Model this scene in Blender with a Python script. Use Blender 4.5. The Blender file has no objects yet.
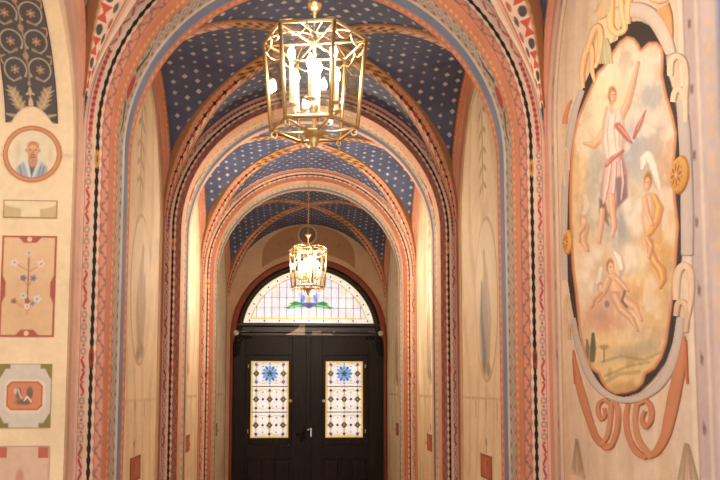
import bpy, bmesh, math, random
import numpy as np
from mathutils import Vector, Matrix
PI = math.pi
random.seed(4)
scn = bpy.context.scene
COL = scn.collection

# ------------------------------------------------------------------ measures (metres)
W = 1.13           # half width of the corridor, wall to wall
A = 1.0            # half width of the arch openings
D1 = 3.80          # face of the first arch in view
S = 2.25           # arch to arch
TH = 0.45          # arch thickness
SPR = 2.87         # springing height
BAY = S - TH
HB = BAY / 2
HW = 1.08          # rise of the wall arches
END = 11.2         # end wall
EYE = 1.65
CX = -0.077
F = 792.0; YAW = math.radians(4.215); PIT = math.radians(4.97); PPY = 320.3

def w_pt(px, py):
    """where the sight line of a photo pixel meets the right hand wall -> (y, z)"""
    return hit(px, py)[0:2]
def ray(px, py):
    a = np.array([(px - 360) / F, 1.0, -(py - PPY) / F])
    c, s = math.cos(PIT), math.sin(PIT)
    x, y, z = a[0], a[1] * c - a[2] * s, a[1] * s + a[2] * c
    c, s = math.cos(YAW), math.sin(YAW)
    return x * c + y * s, -x * s + y * c, z
def hit(px, py, wall=W):
    x, y, z = ray(px, py)
    k = (wall - CX) / x
    return y * k, z * k + EYE
def to_px(x, y, z):
    X, Y, Z = x - CX, y, z - EYE
    c, s = math.cos(YAW), math.sin(YAW)
    a, b = X * c - Y * s, X * s + Y * c
    c, s = math.cos(PIT), math.sin(PIT)
    d, e = b * c + Z * s, -b * s + Z * c
    return 360 + F * a / d, PPY - F * e / d

# ------------------------------------------------------------------ colour helpers
def lin(c):
    c = np.asarray(c, dtype=float) / 255.0
    return np.where(c <= 0.04045, c / 12.92, ((c + 0.055) / 1.055) ** 2.4)
def ss(a, b, x):
    t = np.clip((x - a) / (b - a), 0, 1)
    return t * t * (3 - 2 * t)
def band(x, a, b, e=0.002):
    return ss(a - e, a + e, x) * (1 - ss(b - e, b + e, x))
class Paint:
    """a set of surface points with 2-D paint coordinates; colours in sRGB 0..255"""
    def __init__(self, p, q, base):
        self.p = p; self.q = q
        self.c = np.empty(p.shape + (3,)); self.c[...] = base
    def mix(self, m, col, a=1.0):
        m = np.clip(m * a, 0, 1)[..., None]
        self.c = self.c * (1 - m) + np.asarray(col, float) * m
    def blob(self, x, y, rx, ry, col, a=1.0, soft=0.5, ang=0.0):
        dx, dy = self.p - x, self.q - y
        c, s = math.cos(ang), math.sin(ang)
        u, v = (dx * c + dy * s) / rx, (-dx * s + dy * c) / ry
        r = np.sqrt(u * u + v * v)
        self.mix(1 - ss(1 - soft, 1 + soft * 0.4, r), col, a)
    def stroke(self, pts, w, col, a=1.0, soft=0.4):
        n = len(pts)
        ws = w if isinstance(w, (list, tuple)) else [w] * n
        best = np.full(self.p.shape, 9.0)
        for i in range(n - 1):
            (x0, y0), (x1, y1) = pts[i], pts[i + 1]
            dx, dy = x1 - x0, y1 - y0
            L = dx * dx + dy * dy + 1e-12
            t = np.clip(((self.p - x0) * dx + (self.q - y0) * dy) / L, 0, 1)
            d = np.hypot(self.p - x0 - t * dx, self.q - y0 - t * dy)
            best = np.minimum(best, d / ((ws[i] + (ws[i + 1] - ws[i]) * t) * 0.5 + 1e-9))
        self.mix(1 - ss(1 - soft, 1 + soft, best), col, a)
    def sd(self, poly):
        x, y = self.p, self.q
        d = np.full(x.shape, 1e18); inside = np.zeros(x.shape, bool)
        n = len(poly)
        for i in range(n):
            (x0, y0), (x1, y1) = poly[i], poly[(i + 1) % n]
            dx, dy = x1 - x0, y1 - y0
            t = np.clip(((x - x0) * dx + (y - y0) * dy) / (dx * dx + dy * dy + 1e-12), 0, 1)
            d = np.minimum(d, (x - x0 - t * dx) ** 2 + (y - y0 - t * dy) ** 2)
            if y0 != y1:
                cr = ((y0 > y) != (y1 > y)) & (x < (x1 - x0) * (y - y0) / (y1 - y0) + x0)
                inside ^= cr
        d = np.sqrt(d)
        return np.where(inside, -d, d)
    def poly(self, pts, col, a=1.0, soft=1.0):
        self.mix(1 - ss(-soft, soft, self.sd(pts)), col, a)
    def rect(self, x0, x1, y0, y1, col, a=1.0, e=0.002):
        self.mix(band(self.p, min(x0, x1), max(x0, x1), e) * band(self.q, min(y0, y1), max(y0, y1), e), col, a)

# ------------------------------------------------------------------ materials
def new_mat(name):
    m = bpy.data.materials.new(name); m.use_nodes = True
    nt = m.node_tree
    return m, nt, nt.nodes['Principled BSDF']
def mottled(nt, src, lo, hi, scale, detail=4):
    """multiply a colour socket by a soft noise (plaster mottling)"""
    tc = nt.nodes.new('ShaderNodeTexCoord')
    nz = nt.nodes.new('ShaderNodeTexNoise'); nz.inputs['Scale'].default_value = scale; nz.inputs['Detail'].default_value = detail
    mr = nt.nodes.new('ShaderNodeMapRange')
    mr.inputs[1].default_value = 0.3; mr.inputs[2].default_value = 0.7
    mr.inputs[3].default_value = lo; mr.inputs[4].default_value = hi
    nt.links.new(tc.outputs['Object'], nz.inputs['Vector']); nt.links.new(nz.outputs['Fac'], mr.inputs[0])
    mx = nt.nodes.new('ShaderNodeMix'); mx.data_type = 'RGBA'; mx.blend_type = 'MULTIPLY'; mx.inputs[0].default_value = 1
    nt.links.new(src, mx.inputs[6]); nt.links.new(mr.outputs[0], mx.inputs[7])
    return mx.outputs[2]
def painted(name, rough=0.75, lo=0.9, hi=1.06, emit=0.0, spec=0.3, sat=0.92):
    m, nt, b = new_mat(name)
    at = nt.nodes.new('ShaderNodeAttribute'); at.attribute_name = 'Col'
    s = at.outputs['Color']
    hs = nt.nodes.new('ShaderNodeHueSaturation'); hs.inputs['Saturation'].default_value = sat
    nt.links.new(s, hs.inputs['Color']); s = hs.outputs['Color']
    s = mottled(nt, s, lo, hi, 5.0); s = mottled(nt, s, 0.95, 1.04, 32.0)
    nt.links.new(s, b.inputs['Base Color'])
    b.inputs['Roughness'].default_value = rough; b.inputs['Specular IOR Level'].default_value = spec
    if emit:
        nt.links.new(s, b.inputs['Emission Color']); b.inputs['Emission Strength'].default_value = emit
    return m
def plain(name, col, rough=0.6, metal=0.0, lo=0.9, hi=1.05, scale=12.0, spec=0.4):
    m, nt, b = new_mat(name)
    rgb = nt.nodes.new('ShaderNodeRGB'); rgb.outputs[0].default_value = (*lin(col), 1)
    s = mottled(nt, rgb.outputs[0], lo, hi, scale)
    nt.links.new(s, b.inputs['Base Color'])
    b.inputs['Roughness'].default_value = rough; b.inputs['Metallic'].default_value = metal
    b.inputs['Specular IOR Level'].default_value = spec
    return m
M = {}
M['paint'] = painted('painted_plaster')
M['fresco'] = painted('fresco_paint', 0.7, 0.95, 1.04)
M['brass'] = plain('polished_brass', (240, 212, 156), 0.22, 1.0, 0.92, 1.05, 20)
M['dark_brass'] = plain('aged_brass', (206, 178, 126), 0.35, 1.0, 0.85, 1.05, 30)
M['iron'] = plain('black_iron', (22, 19, 18), 0.45, 0.6)
M['silver'] = plain('bright_steel', (215, 212, 205), 0.25, 1.0)
M['ceramic'] = plain('white_enamel', (225, 220, 210), 0.3)
M['ivory'] = plain('ivory_candle_sleeve', (222, 206, 168), 0.5)
M['plaster'] = plain('cream_plaster', (228, 200, 162), 0.8, 0, 0.9, 1.05, 4)
M['red'] = plain('brick_red_paint', (150, 74, 50), 0.65, 0, 0.85, 1.08, 6)
M['lead'] = plain('lead_came', (70, 66, 62), 0.5, 0.4)
# dark stained wood with grain
m, nt, b = new_mat('dark_stained_oak')
tc = nt.nodes.new('ShaderNodeTexCoord'); mp = nt.nodes.new('ShaderNodeMapping'); mp.inputs['Scale'].default_value = (26, 26, 1.6)
nz = nt.nodes.new('ShaderNodeTexNoise'); nz.inputs['Scale'].default_value = 3; nz.inputs['Detail'].default_value = 6
rp = nt.nodes.new('ShaderNodeValToRGB')
rp.color_ramp.elements[0].position = 0.3; rp.color_ramp.elements[0].color = (*lin((25, 15, 11)), 1)
rp.color_ramp.elements[1].position = 0.75; rp.color_ramp.elements[1].color = (*lin((50, 33, 25)), 1)
nt.links.new(tc.outputs['Object'], mp.inputs[0]); nt.links.new(mp.outputs[0], nz.inputs['Vector'])
nt.links.new(nz.outputs['Fac'], rp.inputs[0]); nt.links.new(rp.outputs[0], b.inputs['Base Color'])
b.inputs['Roughness'].default_value = 0.4; b.inputs['Specular IOR Level'].default_value = 0.22
M['wood'] = m
# thin clear glass
m = bpy.data.materials.new('clear_glass'); m.use_nodes = True; nt = m.node_tree; nt.nodes.clear()
out = nt.nodes.new('ShaderNodeOutputMaterial'); mx = nt.nodes.new('ShaderNodeMixShader')
tr = nt.nodes.new('ShaderNodeBsdfTransparent'); gl = nt.nodes.new('ShaderNodeBsdfGlossy'); gl.inputs['Roughness'].default_value = 0.03
tr.inputs[0].default_value = (0.96, 0.95, 0.92, 1)
lw = nt.nodes.new('ShaderNodeLayerWeight'); lw.inputs[0].default_value = 0.5
pw = nt.nodes.new('ShaderNodeMath'); pw.operation = 'POWER'; pw.inputs[1].default_value = 4.0
ma = nt.nodes.new('ShaderNodeMath'); ma.operation = 'MULTIPLY_ADD'; ma.inputs[1].default_value = 0.45; ma.inputs[2].default_value = 0.04
nt.links.new(lw.outputs['Facing'], pw.inputs[0]); nt.links.new(pw.outputs[0], ma.inputs[0])
nt.links.new(ma.outputs[0], mx.inputs[0]); nt.links.new(tr.outputs[0], mx.inputs[1]); nt.links.new(gl.outputs[0], mx.inputs[2])
nt.links.new(mx.outputs[0], out.inputs[0])
M['glass'] = m
# glowing candle bulbs
def glow(name, col, st):
    m, nt, b = new_mat(name)
    b.inputs['Base Color'].default_value = (1, 0.9, 0.75, 1)
    b.inputs['Emission Color'].default_value = (*col, 1); b.inputs['Emission Strength'].default_value = st
    return m
M['bulb'] = glow('candle_bulb_glow', (1.0, 0.92, 0.81), 560.0)
M['bulb_far'] = glow('candle_bulb_glow_bright', (1.0, 0.91, 0.78), 1250.0)
# back-lit stained glass: daylight through painted panes
m, nt, b = new_mat('backlit_stained_glass')
at = nt.nodes.new('ShaderNodeAttribute'); at.attribute_name = 'Col'
s = mottled(nt, at.outputs['Color'], 0.85, 1.08, 6.0)
nt.links.new(s, b.inputs['Emission Color']); b.inputs['Emission Strength'].default_value = 0.72
nt.links.new(s, b.inputs['Base Color'])
b.inputs['Roughness'].default_value = 0.25
M['stained'] = m
# star-painted vault
m, nt, b = new_mat('blue_star_vault')
def math_node(op, a, bb=None, cc=None):
    n = nt.nodes.new('ShaderNodeMath'); n.operation = op
    for i, v in enumerate((a, bb, cc)):
        if v is None: continue
        if isinstance(v, (int, float)): n.inputs[i].default_value = v
        else: nt.links.new(v, n.inputs[i])
    return n.outputs[0]
at = nt.nodes.new('ShaderNodeAttribute'); at.attribute_name = 'Pat'
sx = nt.nodes.new('ShaderNodeSeparateXYZ'); nt.links.new(at.outputs['Vector'], sx.inputs[0])
PITCH = 0.085
u = math_node('DIVIDE', sx.outputs[0], PITCH); v = math_node('DIVIDE', sx.outputs[1], PITCH)
row = math_node('FLOOR', v)
u2 = math_node('ADD', u, math_node('MULTIPLY', math_node('MODULO', row, 2.0), 0.5))
fu = math_node('ABSOLUTE', math_node('SUBTRACT', math_node('FRACT', u2), 0.5))
fv = math_node('ABSOLUTE', math_node('SUBTRACT', math_node('FRACT', v), 0.5))
dd = math_node('ADD', fu, fv)
cm = nt.nodes.new('ShaderNodeCombineXYZ')
nt.links.new(math_node('FLOOR', u2), cm.inputs[0]); nt.links.new(row, cm.inputs[1])
wn = nt.nodes.new('ShaderNodeTexWhiteNoise'); nt.links.new(cm.outputs[0], wn.inputs['Vector'])
size = math_node('ADD', 0.15, math_node('MULTIPLY', wn.outputs['Value'], 0.10))
star = nt.nodes.new('ShaderNodeMapRange'); star.interpolation_type = 'SMOOTHSTEP'
nt.links.new(math_node('SUBTRACT', dd, size), star.inputs[0])
star.inputs[1].default_value = -0.04; star.inputs[2].default_value = 0.06; star.inputs[3].default_value = 1; star.inputs[4].default_value = 0
amt = math_node('MULTIPLY', star.outputs[0], math_node('ADD', 0.35, math_node('MULTIPLY', wn.outputs['Value'], 0.5)))
rgb = nt.nodes.new('ShaderNodeRGB'); rgb.outputs[0].default_value = (*lin((88, 98, 130)), 1)
basec = mottled(nt, rgb.outputs[0], 0.75, 1.15, 3.5, 5)
mx = nt.nodes.new('ShaderNodeMix'); mx.data_type = 'RGBA'
nt.links.new(amt, mx.inputs[0]); nt.links.new(basec, mx.inputs[6]); mx.inputs[7].default_value = (*lin((225, 218, 205)), 1)
nt.links.new(mx.outputs[2], b.inputs['Base Color']); b.inputs['Roughness'].default_value = 0.7; b.inputs['Specular IOR Level'].default_value = 0.25
M['stars'] = m
# stone floor tiles
m, nt, b = new_mat('stone_floor_tiles')
tc = nt.nodes.new('ShaderNodeTexCoord'); ck = nt.nodes.new('ShaderNodeTexChecker'); ck.inputs['Scale'].default_value = 3.3
ck.inputs[1].default_value = (*lin((196, 170, 140)), 1); ck.inputs[2].default_value = (*lin((150, 118, 95)), 1)
nt.links.new(tc.outputs['Object'], ck.inputs['Vector'])
nt.links.new(mottled(nt, ck.outputs[0], 0.85, 1.08, 7), b.inputs['Base Color']); b.inputs['Roughness'].default_value = 0.35
M['floor'] = m

# ------------------------------------------------------------------ mesh helpers
class Acc:
    """collects grids and faces with colours, links as ONE mesh object"""
    def __init__(self): self.V = []; self.Q = []; self.C = []; self.P = []; self.n = 0
    def grid(self, P, C=None, pat=None, flip=False, keep=None):
        nu, nv = P.shape[:2]
        i = np.arange(nu * nv).reshape(nu, nv) + self.n
        q = np.stack([i[:-1, :-1], i[1:, :-1], i[1:, 1:], i[:-1, 1:]], -1).reshape(-1, 4)
        if keep is not None: q = q[keep.reshape(-1)]
        if flip: q = q[:, ::-1]
        self.V.append(P.reshape(-1, 3)); self.Q.append(q)
        c = np.full((nu * nv, 3), 200.0) if C is None else np.broadcast_to(C, P.shape).reshape(-1, 3)
        self.C.append(c)
        pt = np.zeros((nu * nv, 3)) if pat is None else pat.reshape(-1, 3)
        self.P.append(pt); self.n += nu * nv
    def build(self, name, mat, parent=None, smooth=True, pat=False):
        V = np.concatenate(self.V); Q = np.concatenate(self.Q); C = lin(np.clip(np.concatenate(self.C), 0, 255))
        me = bpy.data.meshes.new(name)
        me.vertices.add(len(V)); me.vertices.foreach_set('co', V.astype(np.float32).ravel())
        me.loops.add(Q.size); me.loops.foreach_set('vertex_index', Q.astype(np.int32).ravel())
        me.polygons.add(len(Q)); me.polygons.foreach_set('loop_start', np.arange(0, Q.size, 4, dtype=np.int32))
        me.polygons.foreach_set('use_smooth', np.full(len(Q), smooth))
        me.update(calc_edges=True); me.validate()
        a = me.color_attributes.new('Col', 'FLOAT_COLOR', 'POINT')
        a.data.foreach_set('color', np.concatenate([C, np.ones((len(C), 1))], 1).astype(np.float32).ravel())
        if pat:
            t = me.attributes.new('Pat', 'FLOAT_VECTOR', 'POINT')
            t.data.foreach_set('vector', np.concatenate(self.P).astype(np.float32).ravel())
        me.materials.append(mat)
        return link(name, me, parent)
def link(name, me, parent=None):
    o = bpy.data.objects.new(name, me); COL.objects.link(o)
    if parent is not None: o.parent = parent
    return o
def empty(name, loc=(0, 0, 0)):
    o = bpy.data.objects.new(name, None); o.location = loc; o.empty_display_size = 0.1; COL.objects.link(o); return o
def tag(o, label, cat, group=None):
    o['label'] = label; o['category'] = cat
    if group: o['group'] = group
    return o
def struct(o): o['kind'] = 'structure'; return o
class BM:
    """bmesh collector for solid parts"""
    def __init__(self): self.b = bmesh.new()
    def box(self, x0, x1, y0, y1, z0, z1, bev=0.0):
        t = bmesh.new(); bmesh.ops.create_cube(t, size=1)
        for v in t.verts:
            v.co = Vector(((x0 + x1) / 2 + v.co.x * (x1 - x0), (y0 + y1) / 2 + v.co.y * (y1 - y0), (z0 + z1) / 2 + v.co.z * (z1 - z0)))
        if bev: bmesh.ops.bevel(t, geom=t.edges[:], offset=bev, segments=2, affect='EDGES', profile=0.6)
        self.join(t)
    def join(self, t):
        me = bpy.data.meshes.new('tmp'); t.to_mesh(me); t.free(); self.b.from_mesh(me); bpy.data.meshes.remove(me)
    def tube(self, pts, r, n=8, closed=False, caps=True):
        pts = [Vector(p) for p in pts]; m = len(pts)
        rs = r if isinstance(r, (list, tuple)) else [r] * m
        rings = []; up = None
        for i, p in enumerate(pts):
            a = pts[(i - 1) % m] if (closed or i > 0) else p
            c = pts[(i + 1) % m] if (closed or i < m - 1) else p
            d = (c - a).normalized()
            if up is None:
                up = Vector((0, 0, 1)) if abs(d.z) < 0.9 else Vector((1, 0, 0))
            e = (up - d * up.dot(d))
            if e.length < 1e-5: e = d.orthogonal()
            e.normalize(); f = d.cross(e); up = e
            rings.append([self.b.verts.new(p + (e * math.cos(k * 2 * PI / n) + f * math.sin(k * 2 * PI / n)) * rs[i]) for k in range(n)])
        for i in range(m if closed else m - 1):
            A_, B_ = rings[i], rings[(i + 1) % m]
            for k in range(n):
                self.b.faces.new((A_[k], A_[(k + 1) % n], B_[(k + 1) % n], B_[k])).smooth = True
        if caps and not closed:
            self.b.faces.new(rings[0][::-1]); self.b.faces.new(rings[-1])
    def lathe(self, prof, c=(0, 0, 0), n=16, axis='z'):
        rings = []
        for r, h in prof:
            ring = []
            for k in range(n):
                a = 2 * PI * k / n; x, y, z = r * math.cos(a), r * math.sin(a), h
                if axis == 'y': x, y, z = x, h, y
                ring.append(self.b.verts.new((c[0] + x, c[1] + y, c[2] + z)))
            rings.append(ring)
        for i in range(len(rings) - 1):
            for k in range(n):
                self.b.faces.new((rings[i][k], rings[i][(k + 1) % n], rings[i + 1][(k + 1) % n], rings[i + 1][k])).smooth = True
        self.b.faces.new(rings[0][::-1]); self.b.faces.new(rings[-1])
    def build(self, name, mat, parent=None):
        bmesh.ops.recalc_face_normals(self.b, faces=self.b.faces[:])
        me = bpy.data.meshes.new(name); self.b.to_mesh(me); self.b.free(); me.materials.append(mat)
        return link(name, me, parent)
def arch_path(r, s, zs=SPR, L=None):
    """point on a jamb + semicircle + jamb outline at radius r; s runs 0..1 through jamb / arc / jamb by length"""
    return None

# ------------------------------------------------------------------ painted ornament of the arches
def s_coords(du):
    """path samples: jamb up, arc, jamb down. returns angle-like position, mirrored running length"""
    Rm = 1.065
    nj = int(SPR / du); na = int(PI * Rm / du / 2) * 2
    sj = np.linspace(0, SPR, nj, endpoint=False); sa = np.linspace(0, PI * Rm, na + 1)
    s = np.concatenate([sj, SPR + sa, SPR + PI * Rm + (SPR - sj[::-1])])
    Ltot = 2 * SPR + PI * Rm
    return s, np.minimum(s, Ltot - s), Rm
def arch_xyz(s, r, Rm=1.065):
    """s (n,), r (m,) -> x,z arrays (n,m)"""
    s = s[:, None]; r = r[None, :]
    th = np.clip((s - SPR) / Rm, 0, PI)
    x = -r * np.cos(th); z = SPR + r * np.sin(th)
    z = np.where(s < SPR, s + 0 * r, z)
    Lt = 2 * SPR + PI * Rm
    z = np.where(s > SPR + PI * Rm, (Lt - s) + 0 * r, z)
    return x, z
def leafrow(u, v, per, slope=0.9, wid=0.16):
    fu = np.mod(u / per, 1.0) - 0.5
    return (1 - ss(wid - 0.06, wid + 0.06, np.abs((v - 0.5) * 0.9 - fu * slope))) * band(v, 0.12, 0.9, 0.06) * band(fu, -0.42, 0.42, 0.05)
def face_paint(u, r, pal):
    """u running length from the floor, r radius 1.0 .. 1.13"""
    g = Paint(u + 0 * r, r + 0 * u, pal['cream'])
    U, R = g.p, g.q
    arc = ss(SPR - 0.05, SPR + 0.05, U)
    # outer rim
    g.mix(ss(1.119, 1.122, R), pal['rim'])
    g.mix(band(R, 1.113, 1.116, 0.001), (150, 70, 62), 0.8)
    g.mix(band(R, 1.086, 1.113, 0.002), pal['pink'], 0.75)
    # jamb: red leaves in groups, grey-green scroll dots between
    per = 0.058
    cell = np.floor(U / per); grp = np.mod(cell, 7)
    vv = (R - 1.086) / 0.027
    lv = leafrow(U, np.where(np.mod(cell, 2) == 0, vv, 1 - vv), per, 0.8, 0.2)
    g.mix(lv * (grp < 3) * (1 - arc), pal['leaf'], 0.9)
    fu = np.mod(U / per, 1.0) - 0.5
    sc = np.abs(np.hypot((vv - 0.5) * 0.5, fu * 0.9) - 0.2)
    g.mix((1 - ss(0.05, 0.1, sc)) * (grp >= 3) * (1 - arc), pal['scroll'], 0.55)
    dot = np.hypot((vv - 0.5) * 0.5, np.abs(fu) - 0.5)
    g.mix((1 - ss(0.08, 0.14, dot)) * (1 - arc), pal['leaf'], 0.8)
    # arc: string of red beads broken by leaf sprigs
    bu = np.mod(U / 0.03, 1.0) - 0.5
    blk = np.mod(np.floor((U - SPR) / 0.42), 3) != 1
    bead = np.hypot((R - 1.097) / 0.03, bu)
    g.mix((1 - ss(0.27, 0.4, bead)) * arc * blk, pal['leaf'])
    g.mix((1 - ss(0.006, 0.009, np.abs(R - 1.097))) * arc * blk * (np.abs(bu) > 0.2), pal['leaf'], 0.5)
    g.mix(lv * arc * (~blk), pal['leaf'], 0.65)
    # scalloped black ribbon
    sc = np.abs(np.sin(PI * U / 0.055))
    lo = 1.0495 + 0.0045 * sc; hi = 1.0715 - 0.0045 * sc
    g.mix(ss(lo - 0.006, lo - 0.005, R) * (1 - ss(hi + 0.005, hi + 0.006, R)), pal['cream'])
    g.mix(ss(lo - 0.001, lo + 0.001, R) * (1 - ss(hi - 0.001, hi + 0.001, R)), pal['black'])
    # salmon field with grey chevrons
    e = 1.042 + 0.004 * np.cos(2 * PI * U / 0.055)
    g.mix(1 - ss(e - 0.001, e + 0.001, R), pal['salmon'])
    v = (R - 1.0) / 0.038
    tri = np.abs(np.mod(U / 0.105, 1.0) * 2 - 1)
    d = np.abs(v - tri)
    chev = (1 - ss(0.17, 0.24, d)) * band(v, 0.1, 0.95, 0.05)
    gap = np.abs(np.mod(U / 0.105 * 2, 1.0) - 0.5)
    g.mix(chev * (0.35 + 0.65 * ss(0.08, 0.14, gap)), pal['chev'], 0.85)
    g.mix(band(R, 1.037, 1.0385, 0.0008), (150, 85, 70), 0.7)
    g.mix(band(R, 1.0, 1.004, 0.001), (165, 85, 68), 0.7)
    # gold knots at the springing, red ovals lower down
    for zz, col, rx, ry in ((SPR - 0.12, (190, 140, 50), 0.012, 0.05), (1.80, (140, 48, 30), 0.013, 0.055), (SPR + 1.2, (190, 140, 50), 0.012, 0.05)):
        g.blob(zz, 1.061, ry, rx, col, 1, 0.25)
        g.blob(zz, 1.061, ry * 0.4, rx * 0.35, (60, 40, 20), 0.7, 0.4)
    return g.c
def soffit_paint(u, t, pal):
    g = Paint(u + 0 * t, t + 0 * u, pal['orange'])
    U, T = g.p, g.q
    g.mix(1 - ss(0.0, 0.02, T), pal['salmon'])
    # gold dots
    fu = np.mod(U / 0.04, 1.0) - 0.5
    g.mix(1 - ss(0.22, 0.4, np.hypot(fu, (T - 0.10) / 0.055)), (232, 190, 120), 0.75)
    # grey lace
    g.mix(band(T, 0.15, 0.272, 0.004), pal['lace'])
    vv = (T - 0.145) / 0.14
    w1 = np.abs(vv - 0.5 - 0.3 * np.sin(2 * PI * U / 0.13))
    w2 = np.abs(vv - 0.5 + 0.3 * np.sin(2 * PI * U / 0.13))
    m = np.maximum(1 - ss(0.06, 0.12, w1), 0.8 * (1 - ss(0.04, 0.09, w2)))
    fl = np.hypot(np.mod(U / 0.065, 1.0) - 0.5, (vv - 0.5) * 2.2)
    m = np.maximum(m, 1 - ss(0.16, 0.26, fl))
    g.mix(m * band(T, 0.152, 0.275, 0.006), (218, 200, 176), 0.55)
    dk = np.hypot(np.mod(U / 0.065 + 0.5, 1.0) - 0.5, (np.abs(vv - 0.5) - 0.3) * 2.5)
    g.mix((1 - ss(0.12, 0.22, dk)) * band(T, 0.15, 0.28, 0.005), (115, 98, 88), 0.6)
    g.mix(band(T, 0.268, 0.282, 0.002), (200, 188, 176))
    g.mix(band(T, 0.282, 0.290, 0.002), (70, 62, 66), 0.8)
    # blue-grey band
    g.mix(band(T, 0.292, 0.382, 0.003), pal['blue'])
    g.mix(band(T, 0.378, 0.385, 0.002), (210, 170, 140), 0.6)
    fu = np.mod(U / 0.05, 1.0) - 0.5
    g.mix(1 - ss(0.22, 0.36, np.hypot(fu, (T - 0.415) / 0.05)), (238, 196, 150), 0.6)
    # painted jewels and leaves above the springing
    for zz in (SPR + 0.34,):
        g.blob(zz, 0.20, 0.075, 0.035, (178, 48, 26), 1, 0.25)
        g.stroke([(zz + 0.10, 0.19), (zz + 0.2, 0.22), (zz + 0.27, 0.2)], [0.03, 0.02, 0.006], (70, 58, 40), 0.8)
        g.stroke([(zz - 0.10, 0.2), (zz - 0.2, 0.23), (zz - 0.27, 0.2)], [0.03, 0.02, 0.006], (80, 66, 44), 0.8)
    return g.c
PAL1 = dict(cream=(226, 196, 170), rim=(222, 178, 152), pink=(224, 178, 158), leaf=(178, 52, 48), scroll=(140, 128, 104), black=(38, 30, 24),
            salmon=(212, 136, 108), chev=(136, 112, 96), orange=(214, 132, 92), lace=(172, 158, 146), blue=(120, 141, 178))
PAL2 = dict(cream=(234, 200, 182), rim=(188, 132, 108), pink=(222, 176, 162), leaf=(122, 42, 42), scroll=(150, 110, 96), black=(40, 26, 22),
            salmon=(166, 104, 90), chev=(128, 80, 72), orange=(226, 172, 134), lace=(222, 184, 150), blue=(92, 108, 140))
PAL3 = dict(cream=(236, 200, 170), rim=(226, 166, 128), pink=(232, 188, 158), leaf=(158, 66, 44), scroll=(176, 126, 96), black=(60, 36, 26),
            salmon=(198, 120, 88), chev=(178, 106, 80), orange=(230, 184, 148), lace=(214, 188, 162), blue=(124, 138, 156))
def build_arch(name, y0, pal, du, full=True):
    s, um, Rm = s_coords(du)
    acc = Acc()
    r = np.linspace(A, W + 0.02, max(6, int(0.15 / (du * 0.55))))
    x, z = arch_xyz(s, r)
    Pf = np.stack([x, np.full_like(x, y0), z], -1)
    C = face_paint(um[:, None], np.minimum(r, W)[None, :] + 0 * um[:, None], pal)
    acc.grid(Pf, C)
    t = np.linspace(0, TH, max(6, int(TH / du)))
    x, z = arch_xyz(s, np.array([A]))
    # soft roll mouldings: lace hollow and a small bead before the blue band
    off = 0.006 * band(t, 0.272, 0.294, 0.008) - 0.006 * band(t, 0.15, 0.27, 0.012)
    rr = A - off
    th = np.clip((s - SPR) / Rm, 0, PI)
    X = -np.cos(th)[:, None] * rr[None, :]; Z = np.where((th > 0)[:, None] & (th < PI)[:, None], SPR + np.sin(th)[:, None] * rr[None, :], z)
    Ps = np.stack([X, np.broadcast_to(y0 + t, X.shape), Z], -1)
    acc.grid(Ps, soffit_paint(um[:, None], t[None, :] + 0 * um[:, None], pal), flip=True)
    r = np.linspace(A, W + 0.02, 4); x, z = arch_xyz(s, r)
    acc.grid(np.stack([x, np.full_like(x, y0 + TH), z], -1), np.array(pal.get('back', pal['cream']), float), flip=True)
    return struct(acc.build(name, M['paint']))
build_arch('trim_1', D1, PAL1, 0.0055)
build_arch('trim_2', D1 + S, PAL2, 0.009)
build_arch('trim_3', D1 + 2 * S, PAL3, 0.012)
build_arch('trim_4', D1 - S, dict(PAL1, back=(216, 194, 186), orange=(216, 194, 186)), 0.03)

# ------------------------------------------------------------------ bays: groin vaults, ribs, side walls
def zx(x): return W * np.sqrt(np.clip(1 - (x / W) ** 2, 0, 1))
def bay_vault(name, ya, yb):
    ym, hb = (ya + yb) / 2, (yb - ya) / 2
    acc = Acc(); n = 64
    t = np.sin(np.linspace(-PI / 2, PI / 2, n))
    for sg in (-1, 1):          # webs that spring from the two transverse arches
        k = np.linspace(0, 1, 14)
        x = t[:, None] * W + 0 * k
        y = ym + sg * hb * (np.abs(t)[:, None] + (1 - np.abs(t)[:, None]) * k)
        P = np.stack([x, y, SPR + zx(x)], -1)
        acc.grid(P, None, np.stack([W * np.arcsin(np.clip(x / W, -1, 1)) + 5, y, 0 * x], -1), flip=sg > 0)
    for sg in (-1, 1):          # webs that spring from the two side walls
        k = np.linspace(0, 1, 14)
        y = ym + t[:, None] * hb + 0 * k
        a = np.abs(t)[:, None]
        x = sg * W * (a + (1 - a) * k)
        zd = W * np.sqrt(np.clip(1 - a * a, 0, 1)); zw = HW * np.sqrt(np.clip(1 - a * a, 0, 1))
        P = np.stack([x, y, SPR + zd + (zw - zd) * k], -1)
        acc.grid(P, None, np.stack([hb * np.arcsin(t)[:, None] + 9 + 0 * k, x + 3, 0 * x], -1), flip=sg < 0)
    return struct(acc.build(name, M['stars'], pat=True))
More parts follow.
